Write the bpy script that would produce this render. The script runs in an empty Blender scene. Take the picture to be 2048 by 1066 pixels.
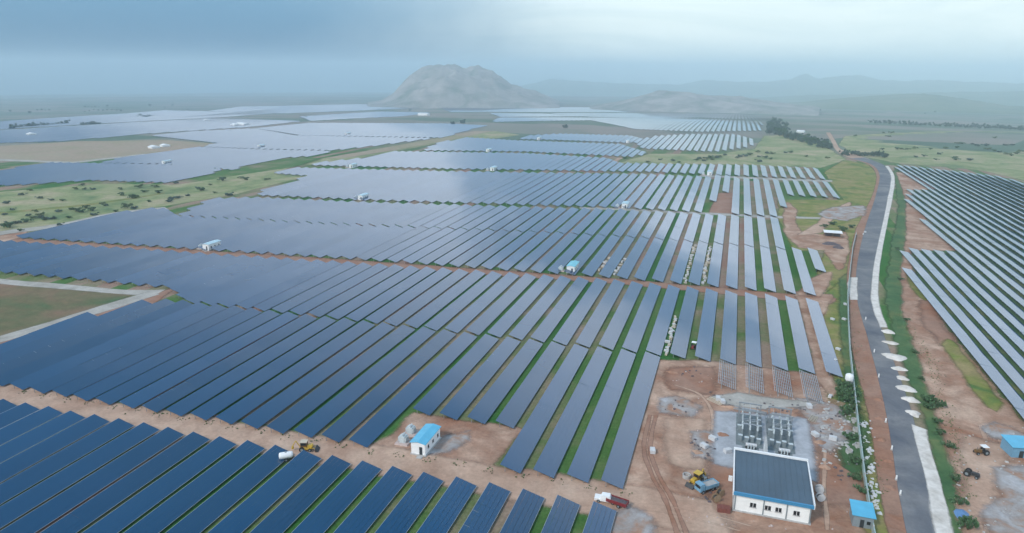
import bpy, math, random
import numpy as np
from mathutils import Matrix, Vector, noise
from mathutils.geometry import tessellate_polygon

SC = bpy.context.scene
COL = SC.collection
R = math.radians
rnd = random.Random(7)

# ------------------------------------------------------------------ camera
F, PITCH, YAW, ROLL, HC = 1357.1, 0.28393, -0.31298, 0.00733, 95.0
_fw = np.array([math.sin(YAW)*math.cos(PITCH), math.cos(YAW)*math.cos(PITCH), -math.sin(PITCH)])
_rt = np.array([math.cos(YAW), -math.sin(YAW), 0.0])
_up = np.cross(_rt, _fw)
_r = math.cos(ROLL)*_rt + math.sin(ROLL)*_up
_u = -math.sin(ROLL)*_rt + math.cos(ROLL)*_up
cam = bpy.data.cameras.new('camera')
cam.sensor_width = 36.0
cam.lens = F/2048*36.0
cam.clip_start = 1.0
cam.clip_end = 40000
cam_o = bpy.data.objects.new('camera', cam)
COL.objects.link(cam_o)
M = Matrix(((_r[0], _u[0], -_fw[0], 0), (_r[1], _u[1], -_fw[1], 0), (_r[2], _u[2], -_fw[2], HC), (0, 0, 0, 1)))
cam_o.matrix_world = M
SC.camera = cam_o

# ------------------------------------------------------------------ render / exposure
SC.render.engine = 'CYCLES'
SC.cycles.use_denoising = True
SC.cycles.volume_bounces = 4
SC.cycles.max_bounces = 6
SC.view_settings.view_transform = 'Standard'
SC.view_settings.look = 'None'
SC.view_settings.gamma = 1
SC.view_settings.exposure = 0.56

# ------------------------------------------------------------------ sky and sun
SUN_EL, SUN_AZ = R(42), R(212)      # azimuth measured from +Y towards +X: behind and to the left
w = bpy.data.worlds.new('World')
SC.world = w
w.use_nodes = True
nt = w.node_tree
for n in list(nt.nodes):
    nt.nodes.remove(n)
def N(tree, t, **k):
    n = tree.nodes.new(t)
    for a, v in k.items():
        setattr(n, a, v)
    return n
def L(tree, a, b):
    tree.links.new(a, b)
def mth(tree, op, a, b=None, c=None, clamp=False):
    n = N(tree, 'ShaderNodeMath', operation=op, use_clamp=clamp)
    for i, v in enumerate((a, b, c)):
        if v is None:
            continue
        if isinstance(v, (int, float)):
            n.inputs[i].default_value = v
        else:
            L(tree, v, n.inputs[i])
    return n.outputs[0]
def sstep(tree, v, lo, hi):
    n = N(tree, 'ShaderNodeMapRange', interpolation_type='SMOOTHSTEP')
    L(tree, v, n.inputs[0])
    n.inputs[1].default_value = lo
    n.inputs[2].default_value = hi
    return n.outputs[0]
def mixc(tree, f, a, b, mode='MIX'):
    n = N(tree, 'ShaderNodeMix', data_type='RGBA', blend_type=mode)
    for i, v in ((0, f), (6, a), (7, b)):
        if isinstance(v, (int, float)):
            n.inputs[i].default_value = v
        elif isinstance(v, tuple):
            n.inputs[i].default_value = v if len(v) == 4 else (*v, 1)
        else:
            L(tree, v, n.inputs[i])
    return n.outputs[2]
def noi(tree, vec, scale, detail=4, rough=0.5, dist=0.0):
    n = N(tree, 'ShaderNodeTexNoise')
    n.inputs['Scale'].default_value = scale
    n.inputs['Detail'].default_value = detail
    n.inputs['Roughness'].default_value = rough
    n.inputs['Distortion'].default_value = dist
    if vec is not None:
        L(tree, vec, n.inputs['Vector'])
    return n.outputs[0]

sky = N(nt, 'ShaderNodeTexSky', sky_type='NISHITA')
sky.sun_disc = False
sky.sun_elevation = SUN_EL
sky.sun_rotation = SUN_AZ
sky.air_density = 1.0
sky.dust_density = 3.0
tc = N(nt, 'ShaderNodeTexCoord')
sep = N(nt, 'ShaderNodeSeparateXYZ')
L(nt, tc.outputs['Generated'], sep.inputs[0])
# cloud deck coordinates: direction projected on a flat layer
zz = mth(nt, 'ADD', mth(nt, 'MAXIMUM', sep.outputs[2], 0.0), 0.16)
cmb = N(nt, 'ShaderNodeCombineXYZ')
L(nt, mth(nt, 'DIVIDE', sep.outputs[0], zz), cmb.inputs[0])
L(nt, mth(nt, 'DIVIDE', sep.outputs[1], zz), cmb.inputs[1])
cmb.inputs[2].default_value = 3.7
n1 = noi(nt, cmb.outputs[0], 1.15, 5, 0.5, 0.3)
n2 = noi(nt, tc.outputs['Generated'], 2.3, 4, 0.55, 0.4)
# storm bank standing in the north-west (left of the view)
vd = N(nt, 'ShaderNodeVectorMath', operation='DOT_PRODUCT')
L(nt, tc.outputs['Generated'], vd.inputs[0])
vd.inputs[1].default_value = (-0.951, -0.308, 0.0)
bank = mth(nt, 'ADD', vd.outputs['Value'], mth(nt, 'MULTIPLY', mth(nt, 'SUBTRACT', n2, 0.5), 0.55))
bank = sstep(nt, bank, -0.26, 0.34)
elev = mth(nt, 'ADD', sep.outputs[2], mth(nt, 'MULTIPLY', mth(nt, 'SUBTRACT', n2, 0.5), 0.16))
bank = mth(nt, 'MULTIPLY', bank, mth(nt, 'SUBTRACT', 1.0, sstep(nt, elev, 0.06, 0.30)))
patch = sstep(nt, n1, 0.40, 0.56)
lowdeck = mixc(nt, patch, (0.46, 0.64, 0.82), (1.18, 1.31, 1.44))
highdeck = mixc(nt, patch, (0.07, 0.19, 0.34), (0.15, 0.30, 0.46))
deck = mixc(nt, sstep(nt, sep.outputs[2], 0.38, 0.74), lowdeck, highdeck)  # unseen sky above the frame: bright low, dark high, shaped for panel reflections
mpv = N(nt, 'ShaderNodeMapping')
mpv.inputs['Scale'].default_value = (1.0, 1.0, 7.0)
L(nt, tc.outputs['Generated'], mpv.inputs[0])
n3 = noi(nt, mpv.outputs[0], 2.1, 5, 0.6, 0.7)
veil = mixc(nt, sstep(nt, n3, 0.34, 0.66), (0.59, 0.71, 0.72), (0.70, 0.80, 0.79))
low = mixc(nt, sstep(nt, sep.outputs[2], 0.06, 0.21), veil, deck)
rain = mixc(nt, sstep(nt, sep.outputs[2], -0.02, 0.09), (0.02, 0.10, 0.20), (0.095, 0.235, 0.375))
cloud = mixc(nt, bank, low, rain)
bg1 = N(nt, 'ShaderNodeBackground')
L(nt, sky.outputs[0], bg1.inputs[0])
bg1.inputs[1].default_value = 0.08
bg2 = N(nt, 'ShaderNodeBackground')
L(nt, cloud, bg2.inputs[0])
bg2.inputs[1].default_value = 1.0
mx = N(nt, 'ShaderNodeMixShader')
mx.inputs[0].default_value = 0.88
L(nt, bg1.outputs[0], mx.inputs[1])
L(nt, bg2.outputs[0], mx.inputs[2])
out = N(nt, 'ShaderNodeOutputWorld')
L(nt, mx.outputs[0], out.inputs[0])

sun = bpy.data.lights.new('sun', 'SUN')
sun.energy = 1.5
sun.angle = R(10)
sun.color = (1.0, 0.95, 0.88)
sun_o = bpy.data.objects.new('sun', sun)
COL.objects.link(sun_o)
sd = Vector((math.sin(SUN_AZ)*math.cos(SUN_EL), math.cos(SUN_AZ)*math.cos(SUN_EL), math.sin(SUN_EL)))
sun_o.rotation_euler = sd.to_track_quat('Z', 'Y').to_euler()
sun_o.location = (0, -50, 200)

# ------------------------------------------------------------------ terrain profile and picking points on it
_pd = np.arange(0, 16000, 25.0)
_pz = np.interp(_pd, [0, 1300, 2500, 5000, 9000, 16000], [0, 0, -50, -108, -215, -430])
_k = np.ones(25)/25
_pz[30:-30] = np.convolve(_pz, _k, 'same')[30:-30]
_pz[_pd < 1000] = 0
def tz(x, y):
    return float(np.interp(math.hypot(x, y), _pd, _pz))
def at(px, py, z=0.0):
    """the point of the ground (raised by z) in the direction of a picture point"""
    d = (px-1024)/F*_r - (py-533)/F*_u + _fw
    g = 0.0
    for _ in range(60):
        t = (g + z - HC)/d[2]
        x, y = t*d[0], t*d[1]
        g2 = tz(x, y)
        if abs(g2-g) < 0.01:
            break
        g = g + 0.6*(g2-g)
    return (x, y, g)
def pix(x, y, z):
    d = np.array([x, y, z-HC])
    dz = d @ _fw
    return 1024 + F*(d @ _r)/dz, 533 - F*(d @ _u)/dz, dz
PT, X0, SK = 8.2129, -17.4775, 0.0398     # row pitch, first row, skew of the cross tracks

# ------------------------------------------------------------------ materials
MAT = {}
def new_mat(name):
    m = bpy.data.materials.new(name)
    m.use_nodes = True
    t = m.node_tree
    b = t.nodes['Principled BSDF']
    MAT[name] = m
    return m, t, b
def plain(name, col, rough=0.7, metal=0.0, var=0.12, scale=3.0):
    m, t, b = new_mat(name)
    tcn = N(t, 'ShaderNodeTexCoord')
    n = noi(t, tcn.outputs['Object'], scale, 4, 0.6)
    k = N(t, 'ShaderNodeMapRange')
    L(t, n, k.inputs[0])
    k.inputs[1].default_value = 0.3
    k.inputs[2].default_value = 0.7
    k.inputs[3].default_value = 1-var
    k.inputs[4].default_value = 1+var
    hv = N(t, 'ShaderNodeHueSaturation')
    hv.inputs['Color'].default_value = (*col, 1)
    L(t, k.outputs[0], hv.inputs['Value'])
    L(t, hv.outputs[0], b.inputs['Base Color'])
    b.inputs['Roughness'].default_value = rough
    b.inputs['Metallic'].default_value = metal
    return m
def earth(name, stops, scale, rough=0.95, detail=6, fine=0.25, bump=0.0):
    """patchy ground: two or three colours by a noise, plus fine speckle"""
    m, t, b = new_mat(name)
    g = N(t, 'ShaderNodeNewGeometry')
    n = noi(t, g.outputs['Position'], scale, detail, 0.62, 0.6)
    cr = N(t, 'ShaderNodeValToRGB')
    el = cr.color_ramp.elements
    while len(el) < len(stops):
        el.new(0.5)
    for e, (p, c) in zip(el, stops):
        e.position = p
        e.color = (*c, 1)
    L(t, n, cr.inputs[0])
    n2 = noi(t, g.outputs['Position'], 1.1, 3, 0.7)
    n3 = noi(t, g.outputs['Position'], 0.23, 3, 0.6)
    k = N(t, 'ShaderNodeMapRange')
    L(t, mth(t, 'MULTIPLY', mth(t, 'ADD', n2, n3), 0.5), k.inputs[0])
    k.inputs[1].default_value = 0.3
    k.inputs[2].default_value = 0.7
    k.inputs[3].default_value = 1-fine
    k.inputs[4].default_value = 1+fine
    hv = N(t, 'ShaderNodeHueSaturation')
    L(t, cr.outputs[0], hv.inputs['Color'])
    L(t, k.outputs[0], hv.inputs['Value'])
    L(t, hv.outputs[0], b.inputs['Base Color'])
    b.inputs['Roughness'].default_value = rough
    b.inputs['Specular IOR Level'].default_value = 0.1
    # patches thin out raggedly towards their outer rim
    fa = N(t, 'ShaderNodeAttribute', attribute_name='fade')
    ne = noi(t, g.outputs['Position'], 0.55, 5, 0.7, 0.5)
    ed = sstep(t, mth(t, 'ADD', fa.outputs['Fac'], mth(t, 'MULTIPLY', mth(t, 'SUBTRACT', ne, 0.5), mth(t, 'MULTIPLY', fa.outputs['Fac'], 1.5))), 0.04, 0.90)
    tr = N(t, 'ShaderNodeBsdfTransparent')
    mxs = N(t, 'ShaderNodeMixShader')
    L(t, ed, mxs.inputs[0])
    L(t, b.outputs[0], mxs.inputs[1])
    L(t, tr.outputs[0], mxs.inputs[2])
    L(t, mxs.outputs[0], t.nodes['Material Output'].inputs['Surface'])
    return m
SOIL = (0.345, 0.205, 0.145)
SOIL2 = (0.50, 0.345, 0.26)
RED = (0.30, 0.14, 0.085)
GRASS = (0.085, 0.150, 0.062)
OLIVE = (0.22, 0.205, 0.085)
earth('dirt', [(0.30, RED), (0.46, SOIL), (0.64, SOIL2)], 0.07, fine=0.32)
earth('track_dirt', [(0.25, SOIL), (0.6, SOIL2), (0.8, (0.52, 0.40, 0.32))], 0.06)
earth('red_earth', [(0.3, RED), (0.55, (0.32, 0.19, 0.14)), (0.75, SOIL)], 0.08)
earth('verge_grass', [(0.3, (0.045, 0.115, 0.05)), (0.52, GRASS), (0.72, OLIVE)], 0.06)
earth('olive_grass', [(0.32, (0.075, 0.15, 0.045)), (0.46, (0.19, 0.205, 0.055)), (0.66, (0.30, 0.235, 0.115))], 0.06, fine=0.3)
earth('savanna', [(0.32, (0.13, 0.19, 0.085)), (0.48, (0.25, 0.275, 0.13)), (0.66, (0.40, 0.335, 0.22))], 0.03, detail=8, fine=0.3)
earth('tilled', [(0.32, (0.07, 0.135, 0.06)), (0.46, (0.15, 0.14, 0.075)), (0.62, (0.23, 0.15, 0.10))], 0.028)
earth('tan_field', [(0.35, (0.28, 0.26, 0.15)), (0.55, (0.36, 0.27, 0.20)), (0.7, (0.33, 0.30, 0.2))], 0.012)
earth('pale_track', [(0.3, (0.31, 0.285, 0.25)), (0.6, (0.44, 0.415, 0.38))], 0.1)
earth('gravel', [(0.3, (0.33, 0.34, 0.36)), (0.6, (0.43, 0.44, 0.47))], 0.25, fine=0.2)
earth('spilled_gravel', [(0.38, SOIL), (0.50, (0.33, 0.29, 0.27)), (0.66, (0.42, 0.41, 0.42))], 0.16, fine=0.25)
earth('white_sand', [(0.3, (0.52, 0.47, 0.42)), (0.6, (0.70, 0.655, 0.61))], 0.3, fine=0.18)
earth('asphalt_worn', [(0.34, (0.105, 0.115, 0.14)), (0.5, (0.165, 0.17, 0.185)), (0.66, (0.24, 0.235, 0.235))], 0.05, rough=0.8, fine=0.16)
earth('hill_rock', [(0.34, (0.15, 0.19, 0.15)), (0.48, (0.27, 0.26, 0.235)), (0.66, (0.41, 0.37, 0.345))], 0.013, detail=9, fine=0.3)  # rock tones lightened and evened, some haze fading put into the colour
earth('hill_scrub', [(0.3, (0.08, 0.13, 0.075)), (0.55, (0.16, 0.19, 0.11)), (0.75, (0.26, 0.23, 0.17))], 0.006, fine=0.2)

# the open ground: alleys between the rows (green or bare, alley by alley), fields beyond
m, t, b = new_mat('open_ground')
g = N(t, 'ShaderNodeNewGeometry')
sp = N(t, 'ShaderNodeSeparateXYZ')
L(t, g.outputs['Position'], sp.inputs[0])
row = mth(t, 'FLOOR', mth(t, 'DIVIDE', mth(t, 'SUBTRACT', sp.outputs[0], X0-2.0), PT))
blk = mth(t, 'FLOOR', mth(t, 'DIVIDE', mth(t, 'ADD', sp.outputs[1], 28.0), 167.0))
wn = N(t, 'ShaderNodeTexWhiteNoise', noise_dimensions='2D')
cx = N(t, 'ShaderNodeCombineXYZ')
L(t, row, cx.inputs[0])
L(t, blk, cx.inputs[1])
L(t, cx.outputs[0], wn.inputs['Vector'])
na = noi(t, g.outputs['Position'], 0.035, 5, 0.6, 0.4)
v = mth(t, 'ADD', mth(t, 'MULTIPLY', wn.outputs[0], 0.42), mth(t, 'MULTIPLY', na, 0.76))
cr = N(t, 'ShaderNodeValToRGB')
el = cr.color_ramp.elements
for _ in range(3):
    el.new(0.5)
for e, (p_, c_) in zip(el, [(0.40, (0.038, 0.135, 0.028)), (0.55, (0.085, 0.165, 0.045)), (0.66, (0.19, 0.185, 0.10)), (0.76, (0.30, 0.22, 0.165)), (0.88, (0.29, 0.165, 0.125))]):
    e.position = p_
    e.color = (*c_, 1)
L(t, v, cr.inputs[0])
vor = N(t, 'ShaderNodeTexVoronoi', feature='F1', distance='CHEBYCHEV')
mp = N(t, 'ShaderNodeMapping')
mp.inputs['Scale'].default_value = (0.0042, 0.0075, 0.0)
mp.inputs['Rotation'].default_value = (0, 0, 0.25)
L(t, g.outputs['Position'], mp.inputs[0])
L(t, mp.outputs[0], vor.inputs['Vector'])
vor.inputs['Scale'].default_value = 1.0
sc_ = N(t, 'ShaderNodeSeparateColor')
L(t, vor.outputs['Color'], sc_.inputs[0])
cf = N(t, 'ShaderNodeValToRGB')
el = cf.color_ramp.elements
for _ in range(3):
    el.new(0.5)
for e, (p_, c_) in zip(el, [(0.1, (0.075, 0.13, 0.09)), (0.35, (0.12, 0.17, 0.12)), (0.55, (0.20, 0.21, 0.17)), (0.75, (0.27, 0.23, 0.20)), (0.92, (0.10, 0.15, 0.12))]):  # far field tones pushed grey-blue: haze tint put into the colour
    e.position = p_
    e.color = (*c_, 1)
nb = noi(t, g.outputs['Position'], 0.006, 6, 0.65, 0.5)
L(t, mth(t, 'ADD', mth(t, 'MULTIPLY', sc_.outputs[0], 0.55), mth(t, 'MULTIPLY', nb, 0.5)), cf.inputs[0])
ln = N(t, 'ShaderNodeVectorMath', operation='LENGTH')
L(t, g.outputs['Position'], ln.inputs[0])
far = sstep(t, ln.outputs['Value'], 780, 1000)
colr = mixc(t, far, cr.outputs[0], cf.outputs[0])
nf = noi(t, g.outputs['Position'], 0.9, 4, 0.7)
k = N(t, 'ShaderNodeMapRange')
L(t, nf, k.inputs[0])
k.inputs[1].default_value = 0.3
k.inputs[2].default_value = 0.7
k.inputs[3].default_value = 0.72
k.inputs[4].default_value = 1.25
hv = N(t, 'ShaderNodeHueSaturation')
L(t, colr, hv.inputs['Color'])
L(t, k.outputs[0], hv.inputs['Value'])
L(t, hv.outputs[0], b.inputs['Base Color'])
b.inputs['Roughness'].default_value = 0.95
b.inputs['Specular IOR Level'].default_value = 0.1

# solar glass: dark blue cells behind smooth glass, a shade lighter or darker from table to table
m, t, b = new_mat('solar_glass')
oi = N(t, 'ShaderNodeObjectInfo')
g = N(t, 'ShaderNodeNewGeometry')
nn = noi(t, g.outputs['Position'], 0.05, 3, 0.5)
k = N(t, 'ShaderNodeMapRange')
L(t, mth(t, 'ADD', mth(t, 'MULTIPLY', oi.outputs['Random'], 0.5), mth(t, 'MULTIPLY', nn, 0.6)), k.inputs[0])
k.inputs[1].default_value = 0.25
k.inputs[2].default_value = 0.85
k.inputs[3].default_value = 0.89
k.inputs[4].default_value = 1.2
hv = N(t, 'ShaderNodeHueSaturation')
hv.inputs['Color'].default_value = (0.007, 0.054, 0.130, 1)
L(t, k.outputs[0], hv.inputs['Value'])
L(t, hv.outputs[0], b.inputs['Base Color'])
b.inputs['Roughness'].default_value = 0.07
b.inputs['IOR'].default_value = 1.85

plain('aluminium', (0.45, 0.48, 0.52), 0.4, 0.6)
plain('galvanised', (0.30, 0.32, 0.34), 0.55, 0.4)
plain('white_paint', (0.80, 0.80, 0.80), 0.6, var=0.05, scale=0.8)
plain('cream_wall', (0.82, 0.82, 0.80), 0.7, var=0.06, scale=0.6)
plain('cyan_sheet', (0.09, 0.42, 0.62), 0.4, var=0.08, scale=0.5)
plain('turquoise_sheet', (0.16, 0.50, 0.60), 0.45, var=0.08, scale=0.5)
plain('pale_sheet', (0.42, 0.60, 0.68), 0.45, var=0.08, scale=0.5)
plain('blue_trim', (0.045, 0.23, 0.42), 0.45, var=0.08)
plain('dark_roof', (0.045, 0.085, 0.125), 0.35, var=0.15, scale=0.15)
plain('window_dark', (0.015, 0.02, 0.025), 0.15, var=0.05)
plain('door_dark', (0.03, 0.04, 0.045), 0.5, var=0.1)
plain('concrete', (0.42, 0.41, 0.40), 0.9, var=0.15, scale=1.0)
plain('brick_red', (0.20, 0.065, 0.05), 0.9, var=0.25, scale=2.0)
plain('bay_slab', (0.17, 0.20, 0.21), 0.9, var=0.25, scale=1.0)
plain('pink_plinth', (0.50, 0.40, 0.37), 0.9, var=0.12, scale=1.0)
plain('grey_equipment', (0.22, 0.26, 0.28), 0.5, var=0.1)
plain('porcelain', (0.50, 0.56, 0.58), 0.35, var=0.1)
plain('teal_wall', (0.33, 0.42, 0.41), 0.85, var=0.15, scale=0.3)
plain('yellow_paint', (0.55, 0.36, 0.05), 0.5, var=0.15)
plain('brown_paint', (0.16, 0.085, 0.025), 0.6, var=0.15)
plain('red_paint', (0.20, 0.025, 0.03), 0.5, var=0.15)
plain('blue_paint', (0.16, 0.33, 0.46), 0.5, var=0.15)
plain('dark_metal', (0.035, 0.038, 0.042), 0.6, var=0.2)
plain('tyre', (0.02, 0.02, 0.022), 0.85, var=0.1)
plain('carton', (0.52, 0.45, 0.36), 0.8, var=0.15)
plain('carton_white', (0.56, 0.56, 0.57), 0.7, var=0.1)
plain('timber', (0.30, 0.21, 0.13), 0.8, var=0.2)
plain('bark', (0.10, 0.075, 0.05), 0.9, var=0.2)
plain('spoil_dark', (0.10, 0.085, 0.095), 0.9, var=0.3, scale=1.5)
plain('tarp_blue', (0.10, 0.22, 0.42), 0.6, var=0.2)
plain('foliage_dark', (0.055, 0.120, 0.048), 0.7, var=0.45, scale=0.9)
plain('foliage_mid', (0.105, 0.150, 0.062), 0.7, var=0.4, scale=0.9)
plain('foliage_light', (0.12, 0.17, 0.07), 0.8, var=0.3, scale=0.9)
plain('foliage_blue', (0.070, 0.120, 0.095), 0.7, var=0.4, scale=0.6)

# ------------------------------------------------------------------ mesh helpers
class MB:
    def __init__(self):
        self.v, self.f = [], []
    def add(self, vs, fs):
        o = len(self.v)
        self.v += [tuple(q) for q in vs]
        self.f += [tuple(i+o for i in q) for q in fs]
        return self
    def box(self, x0, x1, y0, y1, z0, z1):
        return self.add([(x0, y0, z0), (x1, y0, z0), (x1, y1, z0), (x0, y1, z0), (x0, y0, z1), (x1, y0, z1), (x1, y1, z1), (x0, y1, z1)],
                        [(3, 2, 1, 0), (4, 5, 6, 7), (0, 1, 5, 4), (1, 2, 6, 5), (2, 3, 7, 6), (3, 0, 4, 7)])
    def taper(self, x0, x1, y0, y1, z0, z1, ix, iy):
        return self.add([(x0, y0, z0), (x1, y0, z0), (x1, y1, z0), (x0, y1, z0), (x0+ix, y0+iy, z1), (x1-ix, y0+iy, z1), (x1-ix, y1-iy, z1), (x0+ix, y1-iy, z1)],
                        [(3, 2, 1, 0), (4, 5, 6, 7), (0, 1, 5, 4), (1, 2, 6, 5), (2, 3, 7, 6), (3, 0, 4, 7)])
    def bar(self, p, q, r, n=4):
        p, q = Vector(p), Vector(q)
        d = (q-p).normalized()
        a = d.orthogonal().normalized()
        c = d.cross(a)
        vs = []
        for e in (p, q):
            for i in range(n):
                th = 2*math.pi*(i+.5)/n
                vs.append(e + a*r*math.cos(th) + c*r*math.sin(th))
        fs = [(i, (i+1) % n, n+(i+1) % n, n+i) for i in range(n)] + [tuple(range(n-1, -1, -1)), tuple(range(n, 2*n))]
        return self.add(vs, fs)
    def lathe(self, prof, cx=0, cy=0, n=12, axis='z'):
        vs, fs = [], []
        for (r_, z_) in prof:
            for i in range(n):
                a = 2*math.pi*i/n
                if axis == 'z':
                    vs.append((cx+r_*math.cos(a), cy+r_*math.sin(a), z_))
                elif axis == 'x':
                    vs.append((z_, cx+r_*math.cos(a), cy+r_*math.sin(a)))
                else:
                    vs.append((cx+r_*math.cos(a), z_, cy+r_*math.sin(a)))
        for j in range(len(prof)-1):
            for i in range(n):
                fs.append((j*n+i, j*n+(i+1) % n, (j+1)*n+(i+1) % n, (j+1)*n+i))
        fs.append(tuple(range(n-1, -1, -1)))
        fs.append(tuple((len(prof)-1)*n+i for i in range(n)))
        return self.add(vs, fs)
    def build(self, name, mat, parent=None, kind=None, smooth=False):
        me = bpy.data.meshes.new(name)
        me.from_pydata(self.v, [], self.f)
        me.materials.append(MAT[mat])
        if smooth:
            me.polygons.foreach_set('use_smooth', [True]*len(me.polygons))
        me.update()
        o = bpy.data.objects.new(name, me)
        COL.objects.link(o)
        if parent is not None:
            o.parent = parent
        if kind:
            o['kind'] = kind
        return o
def tag(o, label, cat, group=None):
    o['label'] = label
    o['category'] = cat
    if group:
        o['group'] = group
    return o
def thing(name, label, cat, loc=(0, 0, 0), rz=0.0, group=None):
    o = bpy.data.objects.new(name, None)
    COL.objects.link(o)
    o.empty_display_size = 0.5
    o.location = loc
    o.rotation_euler = (0, 0, rz)
    return tag(o, label, cat, group)
def copy_thing(src, loc, rz, scale=1.0, label=None, group=None):
    c = src.copy()
    COL.objects.link(c)
    c.location = loc
    c.rotation_euler = (0, 0, rz)
    c.scale = (scale, scale, scale) if not isinstance(scale, tuple) else scale
    if label:
        c['label'] = label
    if group:
        c['group'] = group
    for ch in src.children:
        d = ch.copy()
        COL.objects.link(d)
        d.parent = c
        for g_ in ch.children:
            e = g_.copy()
            COL.objects.link(e)
            e.parent = d
    return c

# ------------------------------------------------------------------ ground
def build_ground():
    rings = [0]
    r_ = 20.0
    while r_ < 14500:
        rings.append(r_)
        r_ *= 1.045 if r_ > 300 else 1.12
    rings.append(14500)
    na = 200
    vs = [(0, 0, 0)]
    for r_ in rings[1:]:
        z = float(np.interp(r_, _pd, _pz))
        for i in range(na):
            a = 2*math.pi*i/na
            x, y = r_*math.cos(a), r_*math.sin(a)
            dz = 0
            if r_ > 2600:
                dz = min(1, (r_-2600)/2500)*9*noise.noise((x*0.0011, y*0.0011, 0.3))
            vs.append((x, y, z+dz))
    fs = [(0, 1+i, 1+(i+1) % na) for i in range(na)]
    for j in range(len(rings)-2):
        for i in range(na):
            a, b_ = 1+j*na, 1+(j+1)*na
            fs.append((a+i, b_+i, b_+(i+1) % na, a+(i+1) % na))
    mb = MB()
    mb.v, mb.f = vs, fs
    mb.build('ground', 'open_ground', kind='structure', smooth=True)
build_ground()

def dens(poly, step):
    o = []
    n = len(poly)
    for i in range(n):
        a, b_ = poly[i], poly[(i+1) % n]
        d = math.hypot(b_[0]-a[0], b_[1]-a[1])
        k_ = max(1, int(d/step))
        for j in range(k_):
            s = j/k_
            o.append((a[0]+(b_[0]-a[0])*s, a[1]+(b_[1]-a[1])*s))
    return o
def fade_attr(o, vals):
    a = o.data.attributes.new('fade', 'FLOAT', 'POINT')
    a.data.foreach_set('value', vals)
    return o
def sheet(name, pts, mat, z=0.03, jit=0.8, step=2.5, freq=0.12, world=False, feather=2.6):
    """a flat patch of ground with an uneven outline"""
    poly = pts if world else [at(*q)[:2] for q in pts]
    poly = dens(poly, step)
    vs = []
    for (x, y) in poly:
        nx = noise.noise((x*freq, y*freq, 1.7)) + 0.5*noise.noise((x*freq*2.7, y*freq*2.7, 4.1))
        ny = noise.noise((x*freq, y*freq, 8.3)) + 0.5*noise.noise((x*freq*2.7, y*freq*2.7, 6.6))
        vs.append(Vector((x+nx*jit, y+ny*jit, z+tz(x, y))))
    tri = tessellate_polygon([vs])
    mb = MB()
    up = []
    for a, b_, c in tri:
        n_ = (vs[b_]-vs[a]).cross(vs[c]-vs[a])
        up.append((a, b_, c) if n_.z > 0 else (a, c, b_))
    n_ = len(vs)
    area = sum(vs[i].x*vs[(i+1) % n_].y-vs[(i+1) % n_].x*vs[i].y for i in range(n_))
    sg = 1 if area > 0 else -1
    ow = []
    for i in range(n_):
        d = vs[(i+1) % n_]-vs[i-1]
        d = d.normalized() if d.length > 1e-6 else Vector((1, 0, 0))
        ow.append(vs[i]+Vector((d.y, -d.x, 0))*sg*feather)
    ring = [((i, n_+i, n_+(i+1) % n_, (i+1) % n_) if sg > 0 else (i, (i+1) % n_, n_+(i+1) % n_, n_+i)) for i in range(n_)]
    mb.add(vs+ow, up+ring)
    return fade_attr(mb.build(name, mat, kind='structure'), [0.0]*n_+[1.0]*n_)
def strip(name, left, right, mat, z=0.04, jit=0.25, sub=6, freq=0.15, feather=1.1):
    """a band between two picture-measured edge lines"""
    lw = [Vector(at(*q)) for q in left]
    rw = [Vector(at(*q)) for q in right]
    def cat(P):
        o = []
        for i in range(len(P)-1):
            p0, p1, p2, p3 = P[max(0, i-1)], P[i], P[i+1], P[min(len(P)-1, i+2)]
            for j in range(sub):
                s = j/sub
                o.append(0.5*((2*p1)+(p2-p0)*s+(2*p0-5*p1+4*p2-p3)*s*s+(3*p1-p0-3*p2+p3)*s*s*s))
        o.append(P[-1])
        return o
    A, B = cat(lw), cat(rw)
    vs = []
    for a, b_ in zip(A, B):
        d = (b_-a).normalized()
        ja = jit*(noise.noise((a.x*freq, a.y*freq, 2.2))+0.6*noise.noise((a.x*freq*4, a.y*freq*4, 5.2)))
        jb = jit*(noise.noise((b_.x*freq, b_.y*freq, 9.2))+0.6*noise.noise((b_.x*freq*4, b_.y*freq*4, 7.2)))
        a2, b2 = a+d*ja, b_+d*jb
        for q in (a2-d*feather, a2, b2, b2+d*feather):
            vs.append((q.x, q.y, z+tz(q.x, q.y)))
    fs = [(4*i+k_, 4*i+k_+1, 4*i+k_+5, 4*i+k_+4) for i in range(len(A)-1) for k_ in range(3)]
    mb = MB()
    mb.add(vs, fs)
    return fade_attr(mb.build(name, mat, kind='structure'), [1.0, 0.0, 0.0, 1.0]*len(A))

def yl(c, x):
    return c + SK*x
# cross tracks of the main field (lines drawn in the ground plane)
sheet('dirt_track', [(-235, 119.5), (-150, 125.8), (-75, 128.4), (-17, 130), (6, 131), (2, 141.5), (-20, 141), (-62, 138), (-75, 138.3), (-110, 136.8), (-150, 135), (-235, 131.4)], 'track_dirt', 0.04, 0.9, world=True)
sheet('cabin_yard', [(-83, 136), (-52, 137), (-48.5, 158.5), (-80, 157), (-79, 146)], 'dirt', 0.03, 1.0, world=True)
sheet('dirt_track', [(-400, 258), (-275, 274), (-178, 286), (-45, 299.5), (44, 301), (47, 309), (-16, 306.6), (-45, 305.5), (-178, 293), (-275, 282), (-400, 268)], 'red_earth', 0.04, 0.8, world=True)
sheet('dirt_track', [(1160, 417.5), (1235, 420), (1402, 428.5), (1560, 436.5), (1640, 438), (1700, 428), (1700, 426), (1640, 435), (1560, 432), (1402, 425), (1235, 416), (1160, 414)], 'pale_track', 0.04, 0.4, feather=0.8)
sheet('dirt_track', [(1400, 353), (1500, 357.5), (1664, 364), (1664, 360.5), (1500, 354), (1400, 350)], 'pale_track', 0.04, 0.4, feather=0.8)
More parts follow.
